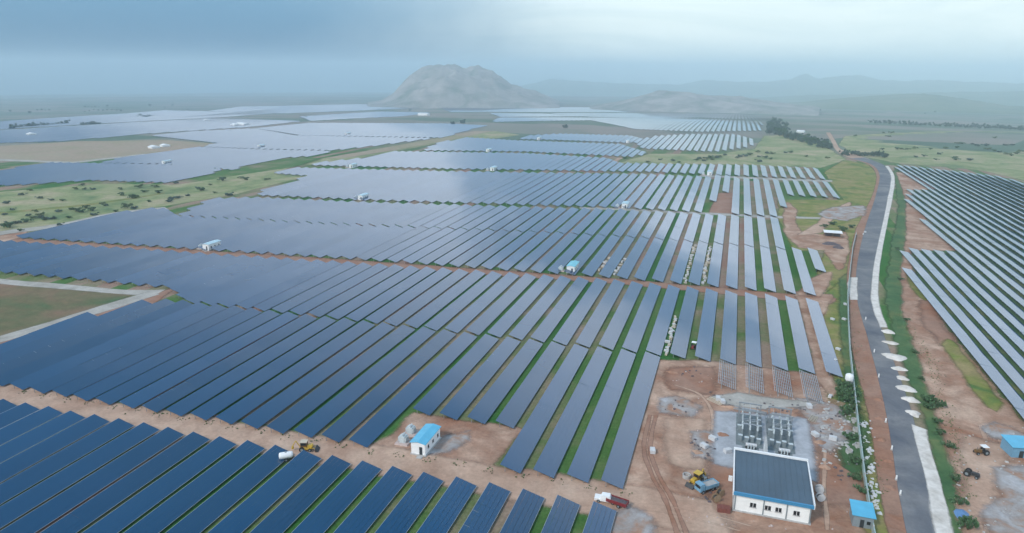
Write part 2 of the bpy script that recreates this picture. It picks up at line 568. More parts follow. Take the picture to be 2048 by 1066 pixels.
# substation yard and the ground right of the main field
sheet('yard', [(1325, 722), (1440, 728), (1640, 752), (1655, 800), (1690, 880), (1720, 980), (1745, 1066), (1760, 1200), (1180, 1200), (1222, 1040), (1250, 985), (1290, 840)], 'dirt', 0.03, 1.2)
sheet('grass_strip', [(1640, 600), (1690, 560), (1710, 620), (1712, 720), (1735, 840), (1770, 960), (1800, 1080), (1750, 1080), (1715, 960), (1690, 860), (1660, 780), (1645, 690)], 'olive_grass', 0.035, 1.0)
sheet('dirt_path', [(1590, 585), (1640, 588), (1660, 590), (1640, 630), (1650, 720), (1665, 790), (1640, 760), (1625, 690), (1600, 600)], 'dirt', 0.045, 0.8)
sheet('grass_strip', [(1590, 500), (1560, 437), (1560, 400), (1690, 400), (1650, 345), (1690, 320), (1735, 330), (1755, 350), (1748, 390), (1725, 455), (1705, 530), (1690, 600), (1660, 595), (1640, 545), (1655, 500)], 'olive_grass', 0.02, 1.0)
sheet('dirt_path', [(1575, 405), (1592, 420), (1585, 440), (1600, 465), (1650, 470), (1690, 465), (1695, 500), (1680, 540), (1650, 500), (1600, 495), (1575, 470), (1568, 430)], 'dirt', 0.045, 1.2)
sheet('dirt_path', [(1600, 470), (1640, 445), (1655, 425), (1700, 405), (1690, 420), (1660, 440), (1640, 465)], 'track_dirt', 0.05, 0.8)
sheet('gravel_patch', [(1640, 428), (1670, 415), (1725, 412), (1722, 430), (1690, 440), (1655, 436)], 'spilled_gravel', 0.06, 1.5, feather=4)
sheet('dirt_path', [(1660, 545), (1650, 570), (1635, 592), (1600, 590), (1625, 560), (1652, 546)], 'dirt', 0.05, 0.8)
sheet('bare_alley', [(1420, 426), (1470, 429), (1470, 386), (1440, 386)], 'red_earth', 0.03, 0.5)
sheet('array_ground', [(2400, 1250), (1832, 570), (1816, 500), (1912, 505), (1820, 406), (1830, 380), (1868, 380), (1805, 338), (1800, 332), (1990, 352), (2048, 365), (2400, 430)], 'verge_grass', 0.025, 0.6, 6)
sheet('grass_strip', [(1684, 560), (1702, 545), (1700, 640), (1704, 700), (1712, 780), (1704, 790), (1692, 700), (1686, 640)], 'verge_grass', 0.046, 1.0)
# ground between the road and the right-hand field
sheet('grass_strip', [(1790, 335), (1800, 420), (1785, 500), (1775, 600), (1800, 690), (1850, 830), (1890, 960), (1905, 1100), (1960, 1100), (1935, 960), (1900, 850), (1860, 720), (1830, 620), (1825, 520), (1830, 400)], 'verge_grass', 0.03, 1.2)
sheet('dirt_path', [(1795, 345), (1812, 345), (1870, 378), (1822, 380), (1820, 408), (1908, 500), (1815, 500), (1825, 560), (1890, 660), (2000, 800), (2060, 870), (2150, 900), (2150, 1120), (1945, 1120), (1925, 960), (1890, 850), (1845, 720), (1812, 620), (1808, 540), (1818, 470), (1815, 400)], 'dirt', 0.05, 1.0)
sheet('grass_patch', [(1890, 690), (1910, 715), (1950, 775), (1990, 820), (1995, 805), (1950, 745), (1900, 680)], 'olive_grass', 0.08, 0.8)
sheet('grass_patch', [(1818, 545), (1826, 575), (1850, 600), (1848, 590), (1826, 560)], 'olive_grass', 0.08, 0.6)
sheet('gravel_patch', [(1975, 858), (1995, 850), (2040, 868), (2030, 880), (1990, 872)], 'spilled_gravel', 0.09, 0.6, feather=3.5)
sheet('gravel_patch', [(2005, 945), (2060, 935), (2100, 1000), (2090, 1100), (2010, 1100), (1985, 1040), (2020, 1000)], 'spilled_gravel', 0.09, 1.0, feather=3.5)
sheet('gravel_patch', [(1328, 800), (1350, 795), (1393, 812), (1378, 828), (1330, 822)], 'spilled_gravel', 0.06, 0.6, feather=3.5)
sheet('gravel_patch', [(1262, 1020), (1300, 1040), (1290, 1090), (1230, 1090), (1235, 1040)], 'spilled_gravel', 0.06, 1.0, feather=3.5)
sheet('gravel_patch', [(1600, 800), (1660, 810), (1690, 850), (1660, 900), (1640, 860)], 'spilled_gravel', 0.06, 1.2, feather=3.5)
sheet('gravel_patch', [(885, 882), (930, 868), (925, 880), (890, 900), (862, 905)], 'spilled_gravel', 0.06, 0.5, feather=3.5)
sheet('gravel_patch', [(1392, 868), (1440, 870), (1440, 912), (1395, 912), (1405, 890)], 'spilled_gravel', 0.06, 0.8, feather=3.5)
sheet('gravel_patch', [(1430, 795), (1480, 790), (1560, 802), (1620, 806), (1540, 815), (1450, 806)], 'pale_track', 0.065, 0.8)
for (c_, w_) in [([(1300, 830), (1288, 890), (1300, 940), (1330, 1000), (1360, 1080)], 5), ([(1312, 830), (1300, 890), (1313, 940), (1345, 1000), (1378, 1080)], 5),
                ([(1250, 1005), (1330, 1012), (1420, 1030), (1500, 1052)], 5), ([(1250, 1018), (1330, 1026), (1420, 1046), (1480, 1062)], 5),
                ([(1350, 770), (1400, 790), (1425, 830), (1420, 900)], 4), ([(1960, 850), (1985, 930), (1965, 1010), (1980, 1090)], 6), ([(1978, 850), (2003, 930), (1983, 1010), (1998, 1090)], 6),
                ([(1640, 800), (1650, 870), (1648, 960), (1655, 1060)], 4)]:
    strip('tyre_track', [(x-w_/2, y) for x, y in c_], [(x+w_/2, y) for x, y in c_], rnd.choice(['track_dirt', 'red_earth']), 0.055+rnd.uniform(0, .004), 0.3, feather=.5)
for mt_, pl_ in (('red_earth', [(1345, 742), (1420, 738), (1412, 782), (1350, 776)]), ('track_dirt', [(1290, 1004), (1440, 1014), (1440, 1064), (1280, 1064)]), ('red_earth', [(1612, 806), (1640, 818), (1636, 900), (1620, 890)]),
                 ('red_earth', [(1648, 900), (1696, 900), (1712, 1000), (1655, 1004)]), ('track_dirt', [(1340, 840), (1400, 842), (1396, 930), (1350, 925)]), ('red_earth', [(1428, 930), (1462, 925), (1462, 1010), (1436, 1000)]),
                 ('verge_grass', [(1684, 770), (1704, 772), (1726, 930), (1700, 940), (1692, 840)]), ('red_earth', [(1850, 600), (1870, 640), (1900, 690), (1890, 690), (1856, 640)]), ('track_dirt', [(1940, 880), (2000, 890), (1990, 1040), (1950, 1040)])):
    sheet('bare_patch' if mt_ != 'verge_grass' else 'grass_patch', pl_, mt_, 0.036+rnd.uniform(0, .004)+(0.03 if pl_[0][0] > 1840 else 0), 1.6, feather=4.5)
# the asphalt road with its bare shoulders
RL = [(1850, 1200), (1809, 1042), (1790, 930), (1769, 807), (1737, 680), (1715, 600), (1714, 533), (1730, 458), (1752, 390), (1759, 349), (1741, 328), (1700, 317)]
RR = [(1940, 1200), (1876, 1066), (1850, 940), (1817, 807), (1771, 680), (1745, 600), (1749, 530), (1764, 455), (1777, 394), (1783, 353), (1771, 332), (1730, 315)]
strip('earth_shoulder', [(x-34 if y > 600 else x-16 if y > 400 else x-6, y) for x, y in RL], RL, 'red_earth', 0.05, 0.5)
strip('asphalt_road', RL, RR, 'asphalt_worn', 0.07, 0.12, feather=0.25)
strip('sand_shoulder', [(1920, 1150), (1876, 1066), (1857, 975), (1835, 890), (1826, 850)], [(1955, 1150), (1903, 1066), (1888, 1000), (1862, 910), (1848, 858)], 'white_sand', 0.085, 0.4)
strip('sand_shoulder', [(1763, 655), (1745, 600), (1749, 530), (1764, 455), (1777, 394), (1783, 353), (1771, 332)], [(1772, 655), (1755, 600), (1759, 528), (1773, 452), (1784, 394), (1788, 353), (1776, 332)], 'white_sand', 0.085, 0.3)
strip('sand_shoulder', [(1702, 600), (1698, 570), (1702, 555)], [(1713, 600), (1712, 570), (1713, 555)], 'white_sand', 0.085, 0.3)
strip('dirt_road', [(1715, 319), (1690, 312), (1672, 300), (1664, 285), (1652, 265)], [(1738, 317), (1710, 309), (1682, 299), (1672, 285), (1660, 265)], 'track_dirt', 0.05, 0.6)
# field on the left with its pale track
sheet('tilled_field', [(0, 566), (150, 578), (265, 588), (180, 618), (80, 650), (0, 672), (-200, 725), (-200, 555)], 'tilled', 0.03, 0.6)
strip('field_track', [(-120, 542), (0, 558), (140, 570), (250, 580), (330, 580)], [(-120, 551), (0, 567), (140, 579), (262, 589), (318, 586)], 'pale_track', 0.05, 0.4)
strip('field_track', [(300, 583), (200, 613), (100, 644), (0, 673), (-120, 708)], [(318, 588), (215, 621), (110, 653), (0, 685), (-120, 722)], 'pale_track', 0.06, 0.4)
sheet('dirt_path', [(345, 578), (318, 588), (215, 621), (110, 653), (0, 685), (-60, 700), (-60, 712), (0, 697), (110, 664), (225, 630), (300, 610)], 'red_earth', 0.04, 1.0)
# savanna strip between the solar blocks
sheet('savanna_strip', [(-250, 500), (0, 462), (110, 448), (230, 424), (330, 412), (400, 400), (470, 388), (540, 370), (620, 352), (545, 346), (640, 318), (700, 306), (830, 288), (950, 264), (990, 262), (1040, 270), (1000, 276), (900, 283), (790, 303), (700, 322), (600, 333), (480, 350), (350, 370), (200, 368), (0, 384), (-250, 400)], 'savanna', 0.03, 2.0, 6, 0.03)
strip('field_track', [(-150, 492), (0, 463), (110, 449), (230, 425), (330, 414)], [(-150, 500), (0, 470), (110, 455), (235, 430), (335, 418)], 'pale_track', 0.06, 0.5)
sheet('dirt_path', [(-100, 492), (0, 472), (50, 464), (42, 474), (0, 484), (-100, 505)], 'dirt', 0.07, 0.8)
strip('field_track', [(-100, 440), (0, 425), (150, 411), (250, 398), (330, 385)], [(-100, 443), (0, 428), (150, 413.5), (250, 400), (330, 386.5)], 'olive_grass', 0.06, 0.5)
sheet('dirt_path', [(640, 318), (760, 297), (850, 281), (950, 262), (985, 262), (900, 280), (800, 298), (700, 314)], 'tan_field', 0.07, 2.0, 8, 0.03)
# tan field beyond, on the left
sheet('tan_field', [(-200, 296), (0, 292), (150, 283), (330, 280), (440, 288), (400, 294), (290, 309), (140, 324), (0, 320), (-200, 312)], 'tan_field', 0.03, 3.0, 10, 0.02)
strip('field_track', [(-150, 312), (0, 318), (130, 323), (160, 322), (290, 307)], [(-150, 316), (0, 321.5), (130, 326), (160, 325), (290, 309.5)], 'pale_track', 0.06, 0.6)
# green meadow right of the far rows
sheet('meadow', [(1240, 326), (1300, 308), (1440, 308), (1510, 298), (1530, 272), (1590, 268), (1660, 300), (1690, 318), (1640, 336), (1500, 329)], 'savanna', 0.03, 2.0, 8, 0.03)
sheet('meadow', [(1790, 325), (1720, 312), (1680, 290), (1690, 272), (1900, 262), (2250, 268), (2250, 400), (2060, 362), (1960, 340)], 'savanna', 0.03, 2.0, 8, 0.03)
strip('dirt_path', [(1218, 327), (1226, 322), (1236, 316)], [(1242, 327), (1234, 322), (1246, 316)], 'track_dirt', 0.06, 0.6)

# ------------------------------------------------------------------ solar tables
TW, TH, TLOW = 5.2, 1.42, 0.55
def spans(poly, x):
    ys = []
    n = len(poly)
    for i in range(n):
        (xa, ya), (xb, yb) = poly[i], poly[(i+1) % n]
        if (xa-x)*(xb-x) < 0 or (xa == x) != (xb == x) and (xa <= x < xb or xb <= x < xa):
            ys.append(ya+(yb-ya)*(x-xa)/(xb-xa))
    ys.sort()
    return [(ys[i], ys[i+1]) for i in range(0, len(ys)-1, 2) if ys[i+1]-ys[i] > 12]
def px_poly(pts):
    return [at(x, y, 0.5)[:2] for x, y in pts]
rows = []      # (x_low, y0, y1, width, rise, block)
def fill(poly, block, pitch=PT, x0=X0, width=TW, rise=TH, hi=None, lo=None, skip=()):
    xs = [q[0] for q in poly]
    i0, i1 = math.floor((min(xs)-x0)/pitch), math.ceil((max(xs)-x0)/pitch)+1
    for i in range(i0, i1+1):
        if hi is not None and i > hi or lo is not None and i < lo or i in skip:
            continue
        xl = x0+i*pitch
        for a, b_ in spans(poly, xl-width/2):
            rows.append((xl, a+rnd.uniform(-.25, .25), b_+rnd.uniform(-.25, .25), width, rise, block))
fill([(-260, 40), (-17.4, 40), (-17.4, yl(131.8, -17)), (-260, yl(131.8, -260))], 'front')
mid = px_poly([(355, 433), (680, 450), (867, 457), (1113, 467), (1284, 477), (1573, 500)])
# second block, with the clearing round the cabin
fill([(-300, yl(139.8, -300)), (-80, yl(139.8, -80)), (-80, yl(160, -80)), (-47, yl(160.2, -47)), (-47, yl(139.8, -47)), (-17.4, yl(140.5, -17)), (-17.4, yl(220, 0)), (-217, yl(219, -217)), (-226, yl(215, -226)), (-240, 172), (-241, 154)] + [(-255, 140)], 'second')
fill([(-17.5, yl(221.2, 0)), (40, yl(221.0, 40)), (40, 300.5), (-45, 299.2), (-178, 285), (-276, 273.5), (-420, 255), (-420, 206), (-323, 217.5), (-231, 225), (-212, yl(220.5, -217))], 'third')
Cb = [(-392, 268.5), (-276, 281.5), (-178, 293.5), (-45, 305.6), (41, yl(307.5, 40))]
S_left = px_poly([(50, 472), (240, 427), (330, 417)])
fill(Cb + [(41, yl(386.5, 40))] + [(x, y-0.6) for x, y in mid[::-1]] + S_left[::-1], 'fourth', hi=6)
for xl, a, b_ in ((X0+7*PT, yl(307.6, 40), yl(389, 42)), (X0+8*PT, yl(347.5, 49), yl(391, 50))):
    rows.append((xl, a, b_, TW, TH, 'fourth'))
Db = px_poly([(510, 397), (728, 406), (1235, 421), (1402, 430), (1558, 437)])
fill([(x, y+0.6) for x, y in mid] + [(41, yl(387.6, 40))] + [(41, yl(474, 40))] + Db[::-1] + px_poly([(425, 399)]), 'fifth', hi=6)
pDE = px_poly([(505, 391), (600, 360), (622, 353), (540, 347), (600, 337), (900, 344), (1300, 350), (1500, 358.5), (1664, 365), (1692, 398), (1577, 391), (1559, 434), (1402, 425), (1235, 416), (728, 401)])
fill(pDE, 'sixth', skip=(1, 2))
rows.append((X0+PT, 523, 658, TW, TH, 'sixth'))
rows.append((X0+2*PT, 567, 659, TW, TH, 'sixth'))
fill(px_poly([(600, 330.5), (900, 338.5), (1300, 344.5), (1500, 353), (1662, 360), (1642, 338), (1500, 331), (1240, 327), (1214, 317), (1050, 307.5), (835, 304.5), (795, 304), (720, 318)]), 'seventh')
fill(px_poly([(845, 301.5), (1050, 304), (1272, 315), (1292, 305), (1240, 289), (1100, 284), (1030, 281.5), (935, 276), (880, 286)]), 'far')
fill(px_poly([(1035, 278.5), (1100, 280), (1250, 286), (1300, 282), (1262, 272), (1120, 268), (1060, 272)]), 'far')
fill(px_poly([(1285, 298), (1430, 304), (1500, 294), (1516, 282), (1470, 269), (1380, 269), (1310, 273), (1268, 284)]), 'far')
fill(px_poly([(985, 244), (1180, 241), (1270, 259), (1400, 264), (1520, 262), (1528, 244), (1400, 238), (1200, 236), (1000, 236)]), 'far')
fill(px_poly([(1180, 234), (1320, 237), (1400, 235.5), (1530, 241), (1545, 236), (1480, 229), (1300, 227), (1100, 227)]), 'far')
fill(px_poly([(900, 224), (1250, 225), (1345, 217), (1050, 214), (880, 214)]), 'far')
fill(px_poly([(0, 372), (60, 369), (180, 361), (330, 366), (450, 341), (400, 334), (330, 330), (180, 328), (90, 327), (0, 344), (-150, 350), (-150, 385)]), 'far')
fill(px_poly([(195, 326), (330, 329), (460, 340), (560, 317), (640, 311.5), (660, 303), (520, 300), (400, 295.5), (290, 311)]), 'far')
fill(px_poly([(405, 294), (520, 298.5), (662, 301.5), (740, 293), (860, 278), (880, 277.5), (700, 274), (590, 272), (510, 258), (380, 264), (302, 272), (440, 287)]), 'far')
fill(px_poly([(515, 258), (600, 271), (700, 272.5), (884, 276), (950, 257), (980, 252), (900, 248), (620, 247)]), 'far')
fill(px_poly([(-100, 287), (0, 286), (120, 283), (300, 267), (500, 254), (600, 243), (420, 238), (200, 250), (0, 262), (-100, 268)]), 'far')
fill(px_poly([(-60, 262), (150, 250), (420, 236), (560, 226), (330, 221), (120, 236), (-60, 248)]), 'far')
fill(px_poly([(560, 227), (760, 219), (900, 214), (720, 209), (480, 214), (420, 222)]), 'far')
fill(px_poly([(620, 242), (800, 233), (860, 226), (760, 224), (600, 234)]), 'far')
fill(px_poly([(1000, 234), (1180, 233), (1090, 228), (980, 227)]), 'far')
# right-hand field: narrower tables on a closer pitch
pRF = px_poly([(2300, 1200), (1816, 566), (1812, 520), (1806, 497), (1910, 505), (1812, 406), (1818, 379), (1862, 380), (1792, 338), (1798, 330), (1990, 352), (2048, 365), (2300, 420)])
fill(pRF, 'east', pitch=6.02, x0=89.5, width=5.0, rise=0.82)

def table_score(rw):
    xl, a, b_, wd, rs, _ = rw
    s, n = 0.0, 24
    for i in range(n):
        y = a+(b_-a)*(i+.5)/n
        u1, v1, d1 = pix(xl, y, tz(xl, y)+TLOW)
        if d1 < 5 or not (-20 < u1 < 2068 and 150 < v1 < 1090):
            continue
        u2, v2, _d = pix(xl-wd, y, tz(xl, y)+TLOW+rs)
        u3, v3, _d = pix(xl, y+(b_-a)/n, tz(xl, y)+TLOW)
        s += abs((u2-u1)*(v3-v1)-(u3-u1)*(v2-v1))
    return s
scored = [(table_score(q), q) for q in rows]
scored = [q for q in scored if q[0] > 4]
scored.sort(key=lambda q: -q[0])
own, rest = scored[:300], scored[300:]

def undul(x, y):
    return 0.16*noise.noise((x*0.012, y*0.02, 0.5)) + 0.05*noise.noise((x*0.2, y*0.06, 3.5))
LBL = {
 'front': 'dark blue solar table between the bottom of the field and the broad dirt track',
 'second': 'long blue solar table reaching back from the broad dirt track past the blue-roofed cabin clearing',
 'third': 'blue solar table ending at the reddish cross track below the small turquoise-roofed cabin',
 'fourth': 'grey-blue solar table starting at the reddish cross track and running away behind it',
 'fifth': 'pale blue solar table directly behind the reddish track block, ending at the pale cross track',
 'sixth': 'pale solar table beyond the pale cross track, short of the meadow',
 'seventh': 'short pale solar table at the edge of the bushy green meadow',
 'far': 'distant pale solar table beyond the bushy meadow',
 'east': 'narrow long solar table in the field across the asphalt road',
}
def ordn(n):
    return str(n)+('th' if 10 <= n % 100 <= 20 else {1: 'st', 2: 'nd', 3: 'rd'}.get(n % 10, 'th'))
LBL = {
 'front': 'dark blue solar table before the broad dirt track, %s from the white pickup',
 'second': 'long blue solar table behind the broad dirt track, %s from the substation yard',
 'third': 'blue solar table in front of the reddish cross track, %s from the boundary wall',
 'fourth': 'grey-blue solar table just behind the reddish cross track, %s from the boundary wall',
 'fifth': 'pale blue solar table in front of the pale cross track, %s from the gravel patch',
 'sixth': 'pale solar table right behind the pale cross track, %s from the asphalt road',
 'seventh': 'short pale solar table bordering the bushy meadow, %s from the asphalt road',
 'far': 'distant pale solar table beyond the bushy meadow',
 'east': 'narrow solar table across the asphalt road, %s row counting from the road',
}
ORD = {}
for k_ in LBL:
    xs_ = sorted({round(q[0], 2) for q in rows if q[5] == k_}, reverse=(k_ != 'east'))
    ORD[k_] = {x_: i+1 for i, x_ in enumerate(xs_)}
GRP = {k_: 'solar tables of the '+k_+' block' for k_ in LBL}
GRP['far'] = 'solar tables beyond the meadow'
GRP['east'] = 'solar tables across the asphalt road'
def deck_quads(mb, wd, rs, y0, y1, z_of, zjit, th=0.05, fine=False):
    nx = 5 if wd > 5 else 3
    ny = max(1, round((y1-y0)/2.02))
    ly = (y1-y0)/ny
    gx, gy = (0.005, 0.012) if fine else (0.0012, 0.006)
    for j in range(ny):
        ya, yb = y0+j*ly+gy, y0+(j+1)*ly-gy
        za, zb = z_of(ya), z_of(yb)
        tj = zjit(ya)
        for i in range(nx):
            s0, s1 = i/nx+gx, (i+1)/nx-gx
            xa, xb = -wd*(1-s0), -wd*(1-s1)
            ha = TLOW+rs*(1-s0)+tj*(1-s0)
            hb = TLOW+rs*(1-s1)+tj*(1-s1)
            o = len(mb.v)
            mb.v += [(xa, ya, ha+za), (xb, ya, hb+za), (xb, yb, hb+zb), (xa, yb, ha+zb),
                     (xa, ya, ha+za-th), (xb, ya, hb+za-th), (xb, yb, hb+zb-th), (xa, yb, ha+zb-th)]
            mb.f += [(o, o+1, o+2, o+3), (o+7, o+6, o+5, o+4)]
            if j == 0:
                mb.f.append((o, o+4, o+5, o+1))
            if j == ny-1:
                mb.f.append((o+2, o+6, o+7, o+3))
            if i == 0:
                mb.f.append((o+3, o+7, o+4, o))
            if i == nx-1:
                mb.f.append((o+1, o+5, o+6, o+2))
for sc_v, (xl, a, b_, wd, rs, blk_) in own:
    zb = tz(xl, (a+b_)/2)
    root = thing('solar_table', LBL[blk_] % ordn(ORD[blk_][round(xl, 2)]) if '%s' in LBL[blk_] else LBL[blk_], 'solar panels', (xl, a, zb), 0, GRP[blk_])
    ln_ = b_-a
    ph = rnd.uniform(0, 50)
    amp = rnd.uniform(-0.06, 0.06)
    z_of = lambda y: undul(xl, a+y)+tz(xl, a+y)-zb
    zj = lambda y: amp+0.10*noise.noise((ph, math.floor(y/16.2)*1.37, 0.2))
    mb = MB()
    deck_quads(mb, wd, rs, 0.0, ln_, z_of, zj, fine=(blk_ == 'front'))
    mb.build('module_deck', 'solar_glass', root, 'stuff')
    fr = MB()
    ns = max(2, round(ln_/5.4))
    for i in range(ns+1):
        y = 0.35+(ln_-0.7)*i/ns
        z = z_of(y)
        for s in (0.22, 0.78):
            x = -wd*(1-s)
            h = TLOW+rs*(1-s)+z-0.12
            fr.box(x-.06, x+.06, y-.06, y+.06, -0.25, h)
        fr.add([(-wd+.1, y-.04, TLOW+rs*.98+z-.16), (-.1, y-.04, TLOW+z-.14), (-.1, y+.04, TLOW+z-.14), (-wd+.1, y+.04, TLOW+rs*.98+z-.16),
                (-wd+.1, y-.04, TLOW+rs*.98+z-.07), (-.1, y-.04, TLOW+z-.06), (-.1, y+.04, TLOW+z-.06), (-wd+.1, y+.04, TLOW+rs*.98+z-.07)],
               [(3, 2, 1, 0), (4, 5, 6, 7), (0, 1, 5, 4), (1, 2, 6, 5), (2, 3, 7, 6), (3, 0, 4, 7)])
    fr.build('support_frame', 'galvanised', root, 'stuff')
    if blk_ == 'front':
        for s, hgt in ((0.0, 0.0), (1.0, 0.0)):
            x = -wd*(1-s)
            ra = MB()
            n_ = max(2, int(ln_/8))
            for i in range(n_):
                y0_, y1_ = ln_*i/n_, ln_*(i+1)/n_
                e = -0.02 if s == 0 else 0.02
                h0 = TLOW+rs*(1-s)+z_of(y0_)+(zj(y0_)*(1-s))+0.012
                h1 = TLOW+rs*(1-s)+z_of(y1_)+(zj(y1_-.1)*(1-s))+0.012
                ra.add([(x+e-.032, y0_, h0-.07), (x+e+.032, y0_, h0-.07), (x+e+.032, y1_, h1-.07), (x+e-.032, y1_, h1-.07),
                        (x+e-.032, y0_, h0), (x+e+.032, y0_, h0), (x+e+.032, y1_, h1), (x+e-.032, y1_, h1)],
                       [(3, 2, 1, 0), (4, 5, 6, 7), (0, 1, 5, 4), (1, 2, 6, 5), (2, 3, 7, 6), (3, 0, 4, 7)])
            ra.build('edge_rail', 'aluminium', root)
# the remaining, farther tables as one mass
mb = MB()
for sc_v, (xl, a, b_, wd, rs, blk_) in rest:
    n_ = max(1, int((b_-a)/20))
    tj = rnd.uniform(-.04, .04)
    for i in range(n_):
        ya, yb = a+(b_-a)*i/n_, a+(b_-a)*(i+1)/n_
        za, zb = tz(xl, ya)+undul(xl, ya), tz(xl, yb)+undul(xl, yb)
        o = len(mb.v)
        mb.v += [(xl-wd, ya, TLOW+rs+za+tj), (xl, ya, TLOW+za), (xl, yb, TLOW+zb), (xl-wd, yb, TLOW+rs+zb+tj),
                 (xl-wd, ya, TLOW+rs+za-.06+tj), (xl, ya, TLOW+za-.06), (xl, yb, TLOW+zb-.06), (xl-wd, yb, TLOW+rs+zb-.06+tj)]
        mb.f += [(o, o+1, o+2, o+3), (o+7, o+6, o+5, o+4), (o, o+4, o+5, o+1), (o+1, o+5, o+6, o+2), (o+2, o+6, o+7, o+3), (o+3, o+7, o+4, o)]
        if i == 0:
            mb.box(xl-wd+.6, xl-wd+.8, ya+.2, ya+.4, za-.5, za+TLOW+rs*.8)
            mb.box(xl-1.1, xl-.9, ya+.2, ya+.4, za-.5, za+TLOW+.15)
tag(mb.build('distant_solar_tables', 'solar_glass', None, 'stuff'), 'sea of pale solar tables far off towards the rocky hill', 'solar panels')

# unfinished table frames behind the switchyard
def bare_frame(xl, y0, y1, label):
    r_ = thing('table_frame', label, 'frame', (xl, y0, 0), 0, 'unfinished table frames')
    ln_ = y1-y0
    for i in range(9):
        y = ln_*i/8
        for s in (0.2, 0.8):
            x = -TW*(1-s)
            MB().box(x-.09, x+.09, y-.09, y+.09, -0.2, TLOW+TH*(1-s)).build('post', 'galvanised', r_)
        q = MB()
        q.bar((-TW, y, TLOW+TH+.05), (0, y, TLOW+.05), .08)
        q.build('rafter', 'galvanised', r_)
    for s in [k_/9 for k_ in range(10)]:
        x, z = -TW*(1-s), TLOW+TH*(1-s)+.14
        MB().box(x-.055, x+.055, -.3, ln_+.3, z-.055, z+.055).build('purlin', 'aluminium', r_)
for i, (px_, y1_) in zip((3, 4, 5, 6), ((0, 0),)*4):
    bare_frame(X0+i*PT, yl(201.5, 20)+(0 if i < 6 else -1), yl(219.4, 20), 'bare metal table frame without panels behind the gravel switchyard')

# ------------------------------------------------------------------ inverter cabins
def cabin_at(x, y, label, roof='cyan_sheet', sx=1.0, group=None):
    W, D, H = 3.9*sx, 9.3, 3.5
    r_ = thing('inverter_cabin', label, 'cabin', (x, y, tz(x, y)), 0, group)
    MB().box(-.25, W+.25, -.25, D+.25, -.1, .35).build('plinth', 'concrete', r_)
    wl = MB().box(0, W, 0, D, .35, H)
    wl.add([(0, 0, H), (W, 0, H), (W/2, 0, H+.35), (0, D, H), (W, D, H), (W/2, D, H+.35)], [(0, 1, 2), (5, 4, 3)])
    wall = wl.build('wall', 'white_paint', r_)
    rf = MB()
    e = .3
    for s in (0, 1):
        xa, xb = (-e, W/2) if s == 0 else (W+e, W/2)
        za, zb = H-.04, H+.40
        rf.add([(xa, -e, za), (xb, -e, zb), (xb, D+e, zb), (xa, D+e, za), (xa, -e, za+.1), (xb, -e, zb+.1), (xb, D+e, zb+.1), (xa, D+e, za+.1)],
               [(0, 1, 2, 3), (4, 7, 6, 5), (0, 4, 5, 1), (3, 2, 6, 7), (0, 3, 7, 4), (1, 5, 6, 2)])
    rf.build('roof', roof, r_)
    d = MB().box(W*.58, W*.80, -.04, .03, .35, 2.5).build('door', 'door_dark', r_)
    MB().box(W*.60, W*.63, -.08, -.045, 1.3, 1.5).build('handle', 'aluminium', d)
    MB().box(W*.5, W*.88, -1.5, -.26, -.1, .22).build('step', 'concrete', r_)
    for yy in (1.6, 4.4, 7.4):
        wd_ = MB().box(W-.03, W+.035, yy, yy+.8, 1.5, 2.3).build('window', 'window_dark', r_)
        MB().box(W-.02, W+.12, yy-.1, yy+.9, 1.38, 1.49).build('sill', 'concrete', wd_)
    return r_
def transformer_at(x, y, label, group='transformers beside the inverter cabins'):
    r_ = thing('transformer', label, 'transformer', (x, y, tz(x, y)), 0, group)
    MB().taper(-1.9, 1.9, -1.7, 1.7, -.1, .45, .15, .15).build('plinth', 'pink_plinth', r_)
    tk = MB().box(-.75, .75, -.9, .9, .45, 2.2).build('tank', 'porcelain', r_)
    for (xa, xb) in ((.752, 1.15), (-1.15, -.752)):
        f_ = MB().box(xa, xb, -.8, .8, .95, 1.05)
        for i in range(6):
            yy = -.8+i*.3
            f_.box(xa, xb, yy, yy+.08, .7, 2.0)
        f_.build('radiator', 'porcelain', r_)
    for i in range(3):
        MB().lathe([(.09, 2.2), (.14, 2.35), (.07, 2.5), (.12, 2.65), (.04, 2.85)], -.35+i*.35, 0, 8).build('bushing', 'carton_white', tk)
    MB().lathe([(.28, -.7), (.28, .7)], .0, 2.45, 10, 'y').build('conservator', 'porcelain', tk)
    return r_
cabin_at(-71.4, 138.1, 'large bright blue-roofed white cabin standing in the bare clearing by the dirt track')
transformer_at(-75.8, 142.4, 'white transformer on a pink plinth beside the large blue-roofed cabin')
transformer_at(-76.0, 147.2, 'second white transformer behind the one on the pink plinth, beside the large blue-roofed cabin')
